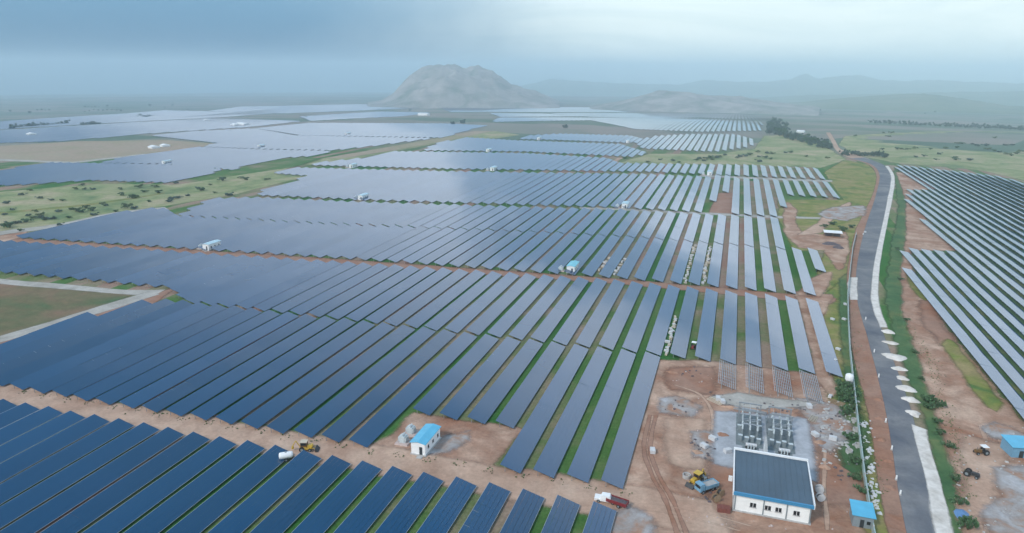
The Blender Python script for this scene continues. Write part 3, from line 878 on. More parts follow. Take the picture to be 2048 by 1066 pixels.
for (px_, py_, lb) in [(1133, 546, 'turquoise-roofed white cabin on the reddish cross track amid the striped rows'),
                       (406, 501, 'white cabin on the cross track amid unbroken glassy panels'),
                       (716, 400, 'white cabin on the pale cross track where the panels look like open water'),
                       (1243, 417, 'white cabin on the pale cross track at the head of the green alleys'),
                       (698, 336, 'small white cabin near the tip of the savanna strip'),
                       (980, 342, 'small white cabin on the far cross track at the cloud reflection'),
                       (1414, 351, 'small white cabin near the last short rows by the meadow'),
                       (972, 304, 'tiny white cabin on the third cross track'),
                       (324, 329, 'tiny white cabin in the glassy field beside the tan field'),
                       (1074, 280, 'tiny white cabin on the farthest dotted cross track'),
                       (1252, 286, 'tiny white cabin beside the bushy meadow corner'),
                       (515, 296, 'tiny white cabin deep in the palest field'),
                       (690, 271, 'tiny white cabin on the dotted line of the palest field')]:
    x, y, z = at(px_, py_)
    cabin_at(x, y, lb, 'turquoise_sheet' if px_ == 1133 else 'pale_sheet')
    if py_ > 335:
        transformer_at(x-3.4, y+2.6, 'small pale transformer beside the '+lb.split(' on ')[0].split(' near ')[0]+' '+('on the reddish track' if px_ == 1133 else 'amid glassy panels' if px_ == 406 else 'by the open-water panels' if px_ == 716 else 'by the green alleys' if px_ == 1243 else 'near the savanna tip' if px_ == 698 else 'at the cloud reflection' if px_ == 980 else 'by the last short rows'))

# ------------------------------------------------------------------ control building
def control_building():
    r_ = thing('control_building', 'white control building with dark blue roof and blue fascia in the dirt yard', 'building', (7.4, 140.3, 0), 0)
    W, D, H = 15.7, 17.2, 4.3
    MB().box(-.3, W+.3, -.3, D+.3, -.1, .3).build('plinth', 'concrete', r_)
    wall = MB().box(0, W, 0, D, .3, H).build('wall', 'cream_wall', r_)
    for x in (0.08, 6.1, 10.9, W-.08):
        MB().box(x-.13, x+.13, -.10, -.002, .3, H-.02).build('pilaster', 'grey_equipment', wall)
    f_ = MB().box(-.45, W+.45, -.55, -.12, H, H+.75).build('fascia', 'blue_trim', r_)
    MB().add([(-.35, -.12, H+.45), (W+.35, -.12, H+.45), (W+.35, D+.2, H+1.0), (-.35, D+.2, H+1.0),
              (-.35, -.12, H), (W+.35, -.12, H), (W+.35, D+.2, H), (-.35, D+.2, H)],
             [(0, 1, 2, 3), (7, 6, 5, 4), (4, 5, 1, 0), (5, 6, 2, 1), (6, 7, 3, 2), (7, 4, 0, 3)]).build('roof', 'dark_roof', r_)
    MB().box(-.6, W+.6, D+.2, D+.75, H-.1, H+1.45).build('parapet', 'white_paint', r_)
    MB().box(W+.36, W+.62, -.5, D+.19, H-.1, H+1.12).build('gutter', 'white_paint', r_)
    MB().box(-.62, -.36, -.5, D+.19, H-.1, H+1.12).build('gutter', 'white_paint', r_)
    MB().box(-1.5, -.64, 8.0, 8.5, 2.2, 3.4).build('vent_hood', 'white_paint', r_)
    for x in (3.9, 7.0, 9.2, 12.9):
        wn_ = MB().box(x-.62, x+.62, -.05, .02, 1.75, 2.75).build('window', 'window_dark', r_)
        MB().box(x-.05, x+.05, -.09, -.052, 1.75, 2.75).build('mullion', 'white_paint', wn_)
        MB().box(x-.75, x+.75, -.2, -.005, 1.62, 1.74).build('sill', 'concrete', wn_)
    for yy in (3, 6.5, 10, 13.5):
        MB().box(W-.02, W+.04, yy, yy+1.2, 1.7, 2.7).build('window', 'window_dark', r_)
    dr = MB().box(-.04, .03, 4.2, 6.0, .3, 2.7).build('door', 'door_dark', r_)
    MB().box(-.1, -.045, 4.4, 4.5, 1.3, 1.5).build('handle', 'aluminium', dr)
    for i in range(14):                                   # standing seams of the roof sheet
        x = -.1+(W+.2)*i/13
        MB().add([(x-.03, -.1, H+.452), (x+.03, -.1, H+.452), (x+.03, D+.15, H+.997), (x-.03, D+.15, H+.997),
                  (x-.03, -.1, H+.50), (x+.03, -.1, H+.50), (x+.03, D+.15, H+1.045), (x-.03, D+.15, H+1.045)],
                 [(3, 2, 1, 0), (4, 5, 6, 7), (0, 1, 5, 4), (1, 2, 6, 5), (2, 3, 7, 6), (3, 0, 4, 7)]).build('roof_seam', 'dark_roof', r_)
control_building()

# ------------------------------------------------------------------ switchyard
sheet('switchyard_pad', [(3.2, 159.2), (25.2, 159.2), (25.9, 189.5), (3.0, 186.2)], 'gravel', 0.09, 0.15, world=True)
def bay(x0, label, kl):
    r_ = thing('switchgear_bay', label, 'switchgear', (x0, 170, 0), 0, None)
    MB().box(-.4, 6.4, -.5, 17.5, .02, .13).build('slab', 'bay_slab', r_)
    for y in (15.5, 11.0):
        for x in (0.2, 5.8):
            p_ = MB()
            for dx in (-.22, .22):
                for dy in (-.22, .22):
                    p_.bar((x+dx, y+dy, .05), (x+dx*.5, y+dy*.5, 4.7), .05)
            for q in range(4):
                z = .5+q
                p_.bar((x-.22, y-.22, z), (x+.22, y-.22, z+.9), .03)
                p_.bar((x+.22, y+.22, z), (x-.22, y+.22, z+.9), .03)
            p_.build('gantry_column', 'galvanised', r_)
        MB().box(-.1, 6.1, y-.14, y+.14, 4.5, 4.8).build('gantry_beam', 'galvanised', r_)
    for y, h in ((14.2, 2.2), (13.0, 2.6), (9.6, 2.9), (8.2, 2.2), (6.9, 2.4), (5.4, 2.2), (4.2, 2.7)):
        for x in (1.1, 3.0, 4.9):
            MB().box(x-.16, x+.16, y-.16, y+.16, .1, h-.2).build('pedestal', 'grey_equipment', r_)
            MB().lathe([(.16, h-.2), (.24, h), (.13, h+.2), (.23, h+.4), (.12, h+.6), (.22, h+.8), (.10, h+1.0), (.15, h+1.2), (.15, h+1.35)], x, y, 8).build('insulator', 'porcelain', r_)
        MB().box(.7, 5.3, y-.06, y+.06, h+1.36, h+1.46).build('busbar', 'aluminium', r_)
    for x, y in ((.6, 2.2), (2.2, 1.4), (3.6, 2.3), (5.2, 1.5), (.4, 7.6), (5.6, 8.8), (5.5, 12.2)):
        k_ = MB().box(x-.5, x+.5, y-.35, y+.35, .13, 1.7).build('control_cubicle', 'grey_equipment', r_)
        MB().box(x-.56, x+.56, y-.41, y+.41, 1.7, 1.8).build('cubicle_lid', 'porcelain', k_)
    for x in (1.1, 3.0, 4.9):
        MB().bar((x, 4.6, 4.1), (x, 15.5, 4.6), .035).build('conductor', 'aluminium', r_)
bay(8.0, 'grey outdoor switchgear bay on gravel, left of the white fire wall', 0)
bay(15.9, 'grey outdoor switchgear bay on gravel, right of the white fire wall', 1)
def power_transformer(x, y, label):
    r_ = thing('power_transformer', label, 'transformer', (x, y, 0), 0, None)
    MB().box(-2.4, 2.4, -2.3, 2.3, .02, .4).build('plinth', 'concrete', r_)
    tk = MB().box(-1.3, 1.3, -1.2, 1.2, .4, 3.2).build('tank', 'dark_metal', r_)
    for s in (-1, 1):
        q = MB()
        for i in range(8):
            yy = -1.05+i*.28
            q.box(min(s*1.32, s*2.0), max(s*1.32, s*2.0), yy, yy+.1, .7, 2.9)
        q.build('radiator', 'grey_equipment', r_)
    MB().lathe([(.45, -1.3), (.45, 1.3)], 0.2, 3.9, 12, 'x').build('conservator', 'carton_white', tk)
    for i in range(3):
        MB().lathe([(.12, 3.2), (.2, 3.4), (.1, 3.6), (.19, 3.8), (.09, 4.0), (.17, 4.2), (.05, 4.6)], -.7+i*.7, -.6, 8).build('bushing', 'porcelain', tk)
    MB().box(-1.5, 1.5, -1.4, -1.25, 3.2, 3.3).build('cable_box', 'carton_white', tk)
power_transformer(11.0, 163.6, 'dark power transformer with white top, left of the white fire wall')
power_transformer(18.9, 163.6, 'dark power transformer with white top, right of the white fire wall')
o = thing('fire_wall', 'narrow white fire wall between the two power transformers', 'wall', (14.7, 161, 0))
MB().box(-.18, .18, 0, 8.5, .0, 3.6).build('panel', 'cream_wall', o)
MB().box(-.26, .26, -.1, 8.6, 3.6, 3.75).build('coping', 'concrete', o)

# ------------------------------------------------------------------ boundary wall along the road
WALL = [(1762, 1140), (1745, 1066), (1728, 960), (1716, 860), (1706, 770), (1699, 700), (1696, 640), (1695, 590), (1700, 540), (1705, 500), (1712, 470)]
def wall_run():
    P = [Vector(at(*q)) for q in WALL]
    r_ = thing('boundary_wall', 'low grey-green boundary wall running beside the asphalt road', 'wall', P[0], 0)
    d_tot = 0
    pts = []
    for i in range(len(P)-1):
        n_ = max(1, int((P[i+1]-P[i]).length/6))
        for j in range(n_):
            pts.append(P[i].lerp(P[i+1], j/n_))
    pts.append(P[-1])
    for i in range(len(pts)-1):
        a, b_ = pts[i]-P[0], pts[i+1]-P[0]
        d = (b_-a).normalized()
        n_ = Vector((-d.y, d.x, 0))*.13
        e = .14
        A, B = a+d*e, b_-d*e
        vs = [A-n_, A+n_, B+n_, B-n_]
        h = 1.75+0.06*math.sin(i*1.7)
        MB().add([(q.x, q.y, -.1) for q in vs]+[(q.x, q.y, h) for q in vs], [(0, 1, 2, 3), (7, 6, 5, 4), (0, 4, 5, 1), (1, 5, 6, 2), (2, 6, 7, 3), (3, 7, 4, 0)]).build('wall_panel', 'teal_wall', r_)
        MB().box(a.x-.17, a.x+.17, a.y-.17, a.y+.17, -.1, 1.95).build('post', 'concrete', r_)
wall_run()

# ------------------------------------------------------------------ small buildings
def shed(px_, py_, w_, d_, h_, label, roof, wallm, rz=0.0, name='shed', open_=False):
    x, y, z = at(px_, py_)
    r_ = thing(name, label, 'shed', (x, y, z), rz)
    if open_:
        for xx in (.15, w_/2, w_-.15):
            for yy in (.15, d_-.15):
                MB().box(xx-.1, xx+.1, yy-.1, yy+.1, -.1, h_).build('post', 'timber', r_)
        MB().box(.2, w_-.2, d_-.25, d_-.12, 0, h_-.3).build('back_wall', wallm, r_)
    else:
        MB().box(0, w_, 0, d_, -.1, h_).build('wall', wallm, r_)
        MB().box(w_*.35, w_*.55, -.04, .02, 0, 2.0).build('door', 'door_dark', r_)
        MB().box(w_*.68, w_*.86, -.04, .02, 1.0, 1.8).build('window', 'window_dark', r_)
    e = .35
    MB().add([(-e, -e, h_+.01), (w_+e, -e, h_+.01), (w_+e, d_+e, h_+.5), (-e, d_+e, h_+.5), (-e, -e, h_+.11), (w_+e, -e, h_+.11), (w_+e, d_+e, h_+.6), (-e, d_+e, h_+.6)],
             [(3, 2, 1, 0), (4, 5, 6, 7), (0, 1, 5, 4), (1, 2, 6, 5), (2, 3, 7, 6), (3, 0, 4, 7)]).build('roof', roof, r_)
    return r_
shed(1704, 1052, 4.0, 4.6, 2.9, 'small site hut with a light blue roof tucked against the boundary wall', 'cyan_sheet', 'grey_equipment', name='site_hut')
shed(1648, 474, 9.5, 4.5, 2.8, 'open shed with a long white roof above a heap of dark spoil', 'white_paint', 'spoil_dark', open_=True)
shed(2022, 915, 5.0, 5.0, 3.0, 'bright blue site hut standing in the dirt across the road', 'cyan_sheet', 'blue_paint', 0.2, name='site_hut')
def mound(name, px_, py_, rx, ry, h, mat, label, cat, group=None, seed=0, rz=0.0, z0=0.0):
    x, y, z = at(px_, py_)
    mb = MB()
    nr, na = 6, 18
    vs = [(0, 0, h)]
    for j in range(1, nr+1):
        s = j/nr
        for i in range(na):
            a = 2*math.pi*i/na
            k_ = 1+.55*noise.noise((math.cos(a)*1.3+seed, math.sin(a)*1.3, seed*.7))
            hh = h*(1-s*s)**1.3*(1+.35*noise.noise((math.cos(a)*2*s+seed*3, math.sin(a)*2*s, 1)))-(.15 if j == nr else 0)
            vs.append((rx*s*k_*math.cos(a), ry*s*k_*math.sin(a), hh))
    fs = [(0, 1+i, 1+(i+1) % na) for i in range(na)]
    for j in range(nr-1):
        for i in range(na):
            a, b_ = 1+j*na, 1+(j+1)*na
            fs.append((a+i, b_+i, b_+(i+1) % na, a+(i+1) % na))
    mb.add(vs, fs)
    o = mb.build(name, mat, smooth=True)
    o.location = (x, y, z+z0)
    o.rotation_euler = (0, 0, rz)
    return tag(o, label, cat, group)
for i, (px_, py_, s) in enumerate([(1777, 664, 1.0), (1782, 686, .9), (1792, 715, 1.35), (1798, 738, 1.0), (1805, 757, .9), (1814, 778, 1.1), (1821, 800, 1.2), (1829, 828, 1.0)]):
    mound('sand_heap', px_-1, py_, 2.6*s*rnd.uniform(.8, 1.15), 2.1*s*rnd.uniform(.7, 1.2), .8*s, 'white_sand', 'white sand heap tipped along the edge of the asphalt road', 'sand heap', 'sand heaps along the road', i+1.3, -.15)
for i, (px_, py_, rx, ry, h) in enumerate([(1660, 489, 5, 2.2, 1.6), (1676, 496, 3.6, 2.2, 1.3)]):
    mound('spoil_heap', px_, py_, rx, ry, h, 'spoil_dark', 'heap of dark spoil below the white-roofed open shed', 'spoil heap', 'dark spoil heaps', i+9.1)
for i, (px_, py_) in enumerate([(1760, 838), (1763, 880), (1775, 922), (1782, 975), (1757, 800)]):
    mound('earth_heap', px_, py_, 1.5, 1.1, .6, 'red_earth', 'low red earth heap on the shoulder left of the asphalt', 'earth heap', 'earth heaps on the shoulder', i+20.2)
for i, (px_, py_, rx, ry, h) in enumerate([(1445, 870, 1.6, 1.0, .7), (1395, 905, 1.5, 1.2, .5), (1345, 745, 2.2, 1.0, .5), (1460, 815, 2.6, .8, .6), (1650, 935, 1.5, 1.2, .7), (1640, 885, 1.8, 1.0, .6), (1548, 820, 2.2, 1.0, .5)]):
    mound('earth_heap', px_, py_, rx, ry, h, 'dirt', 'small brown earth heap in the substation yard', 'earth heap', 'earth heaps in the yard', i+31.2)

# ------------------------------------------------------------------ vehicles and plant
def wheel(r_, x, y, rad, wid, parent):
    w_ = MB().lathe([(rad*.55, y-wid/2), (rad, y-wid/2+.03), (rad, y+wid/2-.03), (rad*.55, y+wid/2)], x, rad, 12, 'y').build('wheel', 'tyre', parent)
    MB().lathe([(rad*.5, y-wid/2-.02), (rad*.5, y+wid/2+.02)], x, rad, 8, 'y').build('rim', 'grey_equipment', w_)
def pickup(px_, py_, rz, label):
    x, y, z = at(px_, py_)
    r_ = thing('pickup_truck', label, 'truck', (x, y, z+.04), rz)
    MB().box(-2.6, 2.6, -.9, .9, .45, 1.05).build('body', 'white_paint', r_)
    c = MB().taper(-1.3, 1.2, -.86, .86, 1.05, 1.85, .35, .12).build('cab', 'white_paint', r_)
    MB().box(-.98, -.93, -.68, .68, 1.2, 1.7).build('windscreen', 'window_dark', c)
    MB().box(1.25, 2.58, -.84, .84, 1.06, 1.2).build('cargo_bed', 'dark_metal', r_)
    for sx in (-1.65, 1.6):
        for sy in (-.85, .85):
            wheel(r_, sx, sy, .38, .24, r_)
    for sy in (-.65, .65):
        MB().box(-2.66, -2.6, sy-.15, sy+.15, .75, .95).build('headlight', 'porcelain', r_)
def trailer(px_, py_, rz, label):
    x, y, z = at(px_, py_)
    r_ = thing('tractor_trailer', label, 'trailer', (x, y, z+.04), rz)
    b_ = MB().box(-2.6, 2.2, -1.0, 1.0, .75, .9)
    for (xa, xb, ya, yb) in ((-2.6, 2.2, -1.0, -.92), (-2.6, 2.2, .92, 1.0), (-2.6, -2.52, -.92, .92), (2.12, 2.2, -.92, .92)):
        b_.box(xa, xb, ya, yb, .9, 1.55)
    b_.build('load_box', 'red_paint', r_)
    MB().box(-2.5, 2.1, -.9, .9, .905, 1.25).build('load', 'spoil_dark', r_)
    MB().bar((-2.6, 0, .7), (-4.0, 0, .55), .09).build('drawbar', 'dark_metal', r_)
    for sy in (-.95, .95):
        wheel(r_, .4, sy, .45, .28, r_)
def tractor(px_, py_, rz, label, body, canopy=True):
    x, y, z = at(px_, py_)
    r_ = thing('tractor', label, 'tractor', (x, y, z+.04), rz)
    MB().taper(-1.9, -.2, -.4, .4, .6, 1.35, .1, .05).build('bonnet', body, r_)
    MB().box(-.2, 1.0, -.45, .45, .6, .95).build('chassis', 'dark_metal', r_)
    MB().box(.3, .8, -.3, .3, .95, 1.15).build('seat', 'tyre', r_)
    if canopy:
        for sx in (-.1, 1.0):
            for sy in (-.6, .6):
                MB().bar((sx, sy, .9), (sx, sy, 2.2), .04).build('canopy_post', 'dark_metal', r_)
        MB().box(-.4, 1.2, -.8, .8, 2.2, 2.3).build('canopy', 'white_paint', r_)
    MB().bar((-1.4, 0, 1.3), (-1.4, 0, 2.0), .05).build('exhaust', 'dark_metal', r_)
    for sy in (-.8, .8):
        wheel(r_, .6, sy, .75, .4, r_)
        wheel(r_, -1.45, sy*.85, .42, .25, r_)
def loader(px_, py_, rz, label, body='yellow_paint', roof='carton'):
    x, y, z = at(px_, py_)
    r_ = thing('backhoe_loader', label, 'digger', (x, y, z+.05), rz)
    MB().box(-1.6, 1.4, -.75, .75, .6, 1.25).build('chassis', body, r_)
    MB().taper(-1.9, -.5, -.5, .5, 1.25, 1.75, .1, .05).build('bonnet', body, r_)
    c = MB()
    for sx in (-.4, 1.1):
        for sy in (-.7, .7):
            c.box(sx-.05, sx+.05, sy-.05, sy+.05, 1.25, 2.6)
    c.box(-.33, 1.03, -.62, .62, 1.25, 1.7)
    cb = c.build('cab', 'brown_paint', r_)
    MB().box(-.55, 1.25, -.85, .85, 2.6, 2.72).build('cab_roof', roof, cb)
    MB().box(-.34, 1.04, -.63, .63, 1.72, 2.5).build('cab_glass', 'window_dark', cb)
    a = MB()
    for sy in (-.6, .6):
        a.bar((-.6, sy, 1.4), (-2.7, sy, .7), .09)
    a.build('loader_arm', body, r_)
    MB().add([(-2.6, -1.1, .1), (-2.6, 1.1, .1), (-2.6, 1.1, 1.0), (-2.6, -1.1, 1.0), (-3.4, -1.1, .1), (-3.4, 1.1, .1)],
             [(0, 1, 2, 3), (0, 4, 5, 1), (3, 4, 0), (1, 5, 2), (3, 2, 5, 4)]).build('bucket', 'dark_metal', r_)
    q = MB().bar((1.4, 0, 1.0), (2.4, 0, 2.8), .14)
    q.bar((2.4, 0, 2.8), (3.3, 0, 1.3), .11)
    q.taper(3.05, 3.6, -.3, .3, .55, 1.3, .1, .05)
    q.build('rear_boom', body, r_)
    for sy in (-.85, .85):
        wheel(r_, .8, sy, .7, .4, r_)
        wheel(r_, -1.2, sy, .48, .3, r_)
pickup(1212, 1003, R(3), 'white pickup truck parked on the dirt track at the yard entrance')
trailer(1236, 1011, R(-12), 'dark red tractor trailer loaded with spoil behind the white pickup')
loader(612, 901, R(200), 'brown and yellow backhoe working on the broad dirt track')
loader(1393, 966, R(60), 'yellow backhoe loader in the yard left of the control building', 'yellow_paint', 'yellow_paint')
tractor(1387, 697, R(80), 'red tractor with white canopy in a bare alley between the panels', 'red_paint')
tractor(1940, 952, R(150), 'dark tractor on the dirt across the asphalt road', 'dark_metal', False)
tractor(1963, 908, R(20), 'small tractor with white canopy near the bright blue hut', 'brown_paint', True)
tractor(1402, 958, R(130), 'grey tractor hitched beside the yellow backhoe loader', 'grey_equipment', False)
def tank_trailer(px_, py_, rz, label, mat, z0=.04, name='water_bowser'):
    x, y, z = at(px_, py_)
    r_ = thing(name, label, 'tank', (x, y, z+z0), rz)
    MB().lathe([(.3, -1.7), (.75, -1.6), (.85, -1.2), (.85, 1.2), (.75, 1.6), (.3, 1.7)], 0, 1.5, 14, 'x').build('tank', mat, r_, smooth=True)
    MB().box(-1.8, 1.8, -.5, .5, .55, .72).build('chassis', 'dark_metal', r_)
    MB().bar((1.8, 0, .6), (3.0, 0, .5), .07).build('drawbar', 'dark_metal', r_)
    for sy in (-.7, .7):
        wheel(r_, 0, sy, .45, .25, r_)
    MB().lathe([(.25, 2.3), (.25, 2.45)], 0, 0, 10).build('hatch', 'grey_equipment', r_)
tank_trailer(573, 921, R(35), 'white water bowser trailer at the corner of a front solar table', 'white_paint')
def mixer(px_, py_, rz, label):
    x, y, z = at(px_, py_)
    r_ = thing('tipper_truck', label, 'truck', (x, y, z+.05), rz)
    MB().box(-2.8, 2.8, -.45, .45, .6, .85).build('chassis', 'dark_metal', r_)
    c = MB().taper(-2.9, -1.4, -1.05, 1.05, .7, 2.5, .12, .08).build('cab', 'blue_paint', r_)
    MB().box(-2.88, -2.83, -.85, .85, 1.5, 2.2).build('windscreen', 'window_dark', c)
    b_ = MB().box(-1.2, 2.8, -1.1, 1.1, .9, 1.0)
    for (xa, xb, ya, yb) in ((-1.2, 2.8, -1.1, -1.02), (-1.2, 2.8, 1.02, 1.1), (-1.2, -1.12, -1.02, 1.02), (2.72, 2.8, -1.02, 1.02)):
        b_.box(xa, xb, ya, yb, 1.0, 1.8)
    b_.build('tipper_body', 'blue_paint', r_)
    MB().box(-1.1, 2.7, -1.0, 1.0, 1.005, 1.5).build('load', 'concrete', r_)
    for sx in (-2.0, 1.0, 2.1):
        for sy in (-.95, .95):
            wheel(r_, sx, sy, .5, .32, r_)
mixer(1413, 980, R(45), 'pale blue tipper truck beside the yellow backhoe loader')
# overhead water tank on a stand
x, y, z = at(1696, 772)
o = thing('water_tank', 'round white water tank on a stand above the green bushes', 'tank', (x, y, z))
for sx in (-.7, .7):
    for sy in (-.7, .7):
        MB().box(sx-.09, sx+.09, sy-.09, sy+.09, -.1, 2.0).build('leg', 'galvanised', o)
MB().box(-1, 1, -1, 1, 2.0, 2.15).build('platform', 'concrete', o)
MB().lathe([(1.15, 2.15), (1.2, 2.4), (1.2, 3.6), (1.0, 3.95), (.45, 4.15), (.3, 4.3)], 0, 0, 16).build('tank', 'white_paint', o, smooth=True)
# concrete ring culverts
for i, (px_, py_, s) in enumerate([(1373, 955, 1.0), (1712, 862, .9), (1716, 893, .9), (1698, 905, .9), (1708, 842, .8)]):
    x, y, z = at(px_, py_)
    mb = MB()
    n_ = 16
    for rr, zz_ in ((1.0, .0), (1.0, .9), (.78, .9), (.78, .0)):
        for k_ in range(n_):
            a = 2*math.pi*k_/n_
            mb.v.append((rr*s*math.cos(a), rr*s*math.sin(a), zz_*s))
    for j in range(4):
        for k_ in range(n_):
            mb.f.append((j*n_+k_, j*n_+(k_+1) % n_, ((j+1) % 4)*n_+(k_+1) % n_, ((j+1) % 4)*n_+k_))
    o = mb.build('concrete_ring', 'concrete')
    o.location = (x, y, z+.03)
    tag(o, 'concrete well ring lying in the yard beside the yellow backhoe loader' if i == 0 else 'concrete well ring dumped beside the boundary wall', 'concrete ring', None if i == 0 else 'concrete rings by the wall')

# ------------------------------------------------------------------ cartons, timber, rubble
def carton(x, y, rz, mat, label, group, s=(1.0, 1.9, .9)):
    r_ = thing('packing_crate', label, 'crate', (x, y, 0), rz, group)
    q = MB()
    for yy in (-.8, 0, .8):
        q.box(-s[0]/2, s[0]/2, yy*s[1]/2-.06, yy*s[1]/2+.06, 0, .12)
    q.build('pallet', 'timber', r_)
    MB().box(-s[0]/2+.03, s[0]/2-.03, -s[1]/2+.03, s[1]/2-.03, .12, s[2]).build('carton', mat, r_)
    MB().box(-s[0]/2+.02, s[0]/2-.02, -.08, .08, .121, s[2]+.012).build('band', 'carton_white', r_)
def crate_run(idx, y0, y1, n_, label, group):
    xa = X0+idx*PT
    for i in range(n_):
        y = y0+(y1-y0)*(i+rnd.uniform(.1, .9))/n_
        carton(xa+rnd.uniform(.9, 1.9), y, rnd.uniform(-.5, .5)+(1.57 if rnd.random() < .4 else 0), rnd.choice(['carton', 'carton_white', 'carton_white']), label, group, (rnd.uniform(.8, 1.1), rnd.uniform(1.4, 2.0), rnd.uniform(.5, 1.2)))
crate_run(0, 222, 262, 22, 'panel packing crate strewn in the green alley just before the reddish track', 'packing crates in the green alley')
crate_run(0, 309, 386, 24, 'panel packing crate strewn in the alley behind the reddish track, first littered alley', 'packing crates in the first alley behind the track')
crate_run(1, 309, 386, 24, 'panel packing crate strewn in the alley behind the reddish track, second littered alley', 'packing crates in the second alley behind the track')
crate_run(-5, 316, 340, 6, 'panel packing crate beside the turquoise-roofed cabin alley', 'packing crates behind the turquoise cabin')
crate_run(-4, 310, 345, 8, 'panel packing crate in the alley just right of the turquoise-roofed cabin', 'packing crates right of the turquoise cabin')
for i, (px_, py_) in enumerate([(1436, 800), (1445, 806), (1618, 815), (1630, 872), (1665, 880), (1305, 905), (1425, 880), (1408, 895), (1455, 905)]):
    x, y, z = at(px_, py_)
    carton(x, y, rnd.uniform(0, 3), 'carton_white', 'pale crate of switchgear fittings lying in the substation yard', 'crates in the yard', (1.3, 2.0, 1.1))
for i, (px_, py_) in enumerate([(1670, 723), (1676, 700), (1660, 795), (1688, 640), (1665, 640), (1690, 610), (1730, 465)]):
    x, y, z = at(px_, py_)
    carton(x, y, rnd.uniform(0, 3), 'carton_white', 'white crate dropped on the grass strip along the boundary wall', 'crates on the grass strip', (1.0, 1.6, .8))
for i, (px_, py_, mt_) in enumerate([(1638, 985, 'carton_white'), (1640, 1001, 'carton_white'), (1432, 1003, 'timber'), (1440, 992, 'timber')]):
    x, y, z = at(px_, py_)
    r_ = thing('cable_drum', 'pale cable drum standing at the right wall of the control building' if mt_ != 'timber' else 'wooden cable drum standing left of the control building', 'cable drum', (x, y, z+.03), .3*i, 'cable drums at the control building')
    for yy in (-.5, .42):
        MB().lathe([(.95, yy), (.95, yy+.08)], 0, .95, 16, 'y').build('flange', mt_, r_)
    MB().lathe([(.55, -.42), (.55, .42)], 0, .95, 12, 'y').build('core', 'dark_metal', r_)
x, y, z = at(1447, 1022)
r_ = thing('brick_stack', 'stack of dark red bricks at the front left corner of the control building', 'bricks', (x, y, z+.03), .1)
for k_ in range(4):
    for i in range(5):
        MB().box(-1.4+i*.56+.02, -1.4+(i+1)*.56-.02, -.8, .8, k_*.28, k_*.28+.26).build('brick_course', 'brick_red', r_)
def rubble(name, pts, mat, label, cat, rmin, rmax, group=None):
    mb = MB()
    for (x, y) in pts:
        s = rnd.uniform(rmin, rmax)
        a = rnd.uniform(0, 3.1)
        c_, s_ = math.cos(a), math.sin(a)
        w_, d_, h_ = s*rnd.uniform(.6, 1.4), s*rnd.uniform(.5, 1), s*rnd.uniform(.4, .9)
        vs = []
        for (u_, v_, t_) in ((-1, -1, 0), (1, -1, 0), (1, 1, 0), (-1, 1, 0), (-.7, -.6, 1), (.8, -.7, 1), (.6, .7, 1), (-.8, .6, 1)):
            vs.append((x+(u_*w_*c_-v_*d_*s_), y+(u_*w_*s_+v_*d_*c_), t_*h_-(.06 if t_ == 0 else 0)+.05))
        mb.add(vs, [(3, 2, 1, 0), (4, 5, 6, 7), (0, 1, 5, 4), (1, 2, 6, 5), (2, 3, 7, 6), (3, 0, 4, 7)])
    return tag(mb.build(name, mat, None, 'stuff'), label, cat)
pts = []
for i in range(95):
    s = rnd.random()
    x, y, z = at(1722+s*26+rnd.gauss(6, 5), 840+s*190)
    pts.append((x, y))
rubble('white_rubble', pts, 'carton_white', 'white broken rubble tipped along the foot of the boundary wall', 'rubble', .18, .5)
pts = [at(rnd.uniform(1640, 1715), rnd.uniform(800, 930))[:2] for _ in range(90)]
rubble('scrap_rubble', pts, 'concrete', 'grey scrap and rubble scattered right of the switchyard', 'rubble', .2, .55)
pts = [at(rnd.uniform(1340, 1700), rnd.uniform(735, 1060))[:2] for _ in range(120)]
rubble('yard_stones', [q for q in pts if not (2 < q[0] < 27 and 138 < q[1] < 192)], 'pink_plinth', 'loose pale stones scattered over the dirt yard', 'stones', .1, .32)
pts = [at(rnd.gauss(c_[0], 16), rnd.gauss(c_[1], 8))[:2] for c_ in ((1430, 795), (1455, 812), (1530, 812), (1590, 815), (1420, 905), (1405, 890), (1440, 1000), (1425, 985), (1660, 830), (1650, 870), (1680, 945), (1345, 815), (1380, 745)) for _ in range(9)]
rubble('yard_scrap', [q for q in pts if not (2.5 < q[0] < 26.5 and 138 < q[1] < 190)], 'spoil_dark', 'dark scrap and offcuts strewn between the frames, switchyard and diggers', 'scrap', .12, .42)
pts = [at(rnd.uniform(1905, 2048), rnd.uniform(850, 1066))[:2] for _ in range(60)]
rubble('roadside_stones', pts, 'concrete', 'loose stones scattered on the dirt across the road', 'stones', .1, .35)
def timber(px_, py_, n_, rz, ln_, mat, label):
    x, y, z = at(px_, py_)
    r_ = thing('timber_pile', label, 'timber', (x, y, z+.05), rz)
    for i in range(n_):
        a = rnd.uniform(-.12, .12)
        yy = (i-n_/2)*.35
        zc = .1+.16*(i % 2)
        MB().bar((-ln_/2, yy-a, zc), (ln_/2, yy+a, zc), .11).build('beam', mat, r_)
timber(1432, 803, 7, R(-35), 5.0, 'carton', 'pile of pale timber beams near the unfinished frames')
timber(1672, 806, 8, R(-30), 4.5, 'timber', 'pile of brown and yellow beams beside the green bushes')
timber(1500, 822, 6, R(-8), 9.0, 'galvanised', 'bundle of steel sections lying between frames and switchyard')
timber(1625, 838, 6, R(70), 4.0, 'carton', 'pile of pale beams right of the switchyard pad')
o = mound('tarpaulin', 1925, 1030, 1.6, 2.6, .6, 'tarp_blue', 'crumpled blue tarpaulin in the grass beside the road', 'tarpaulin', None, 55.5)
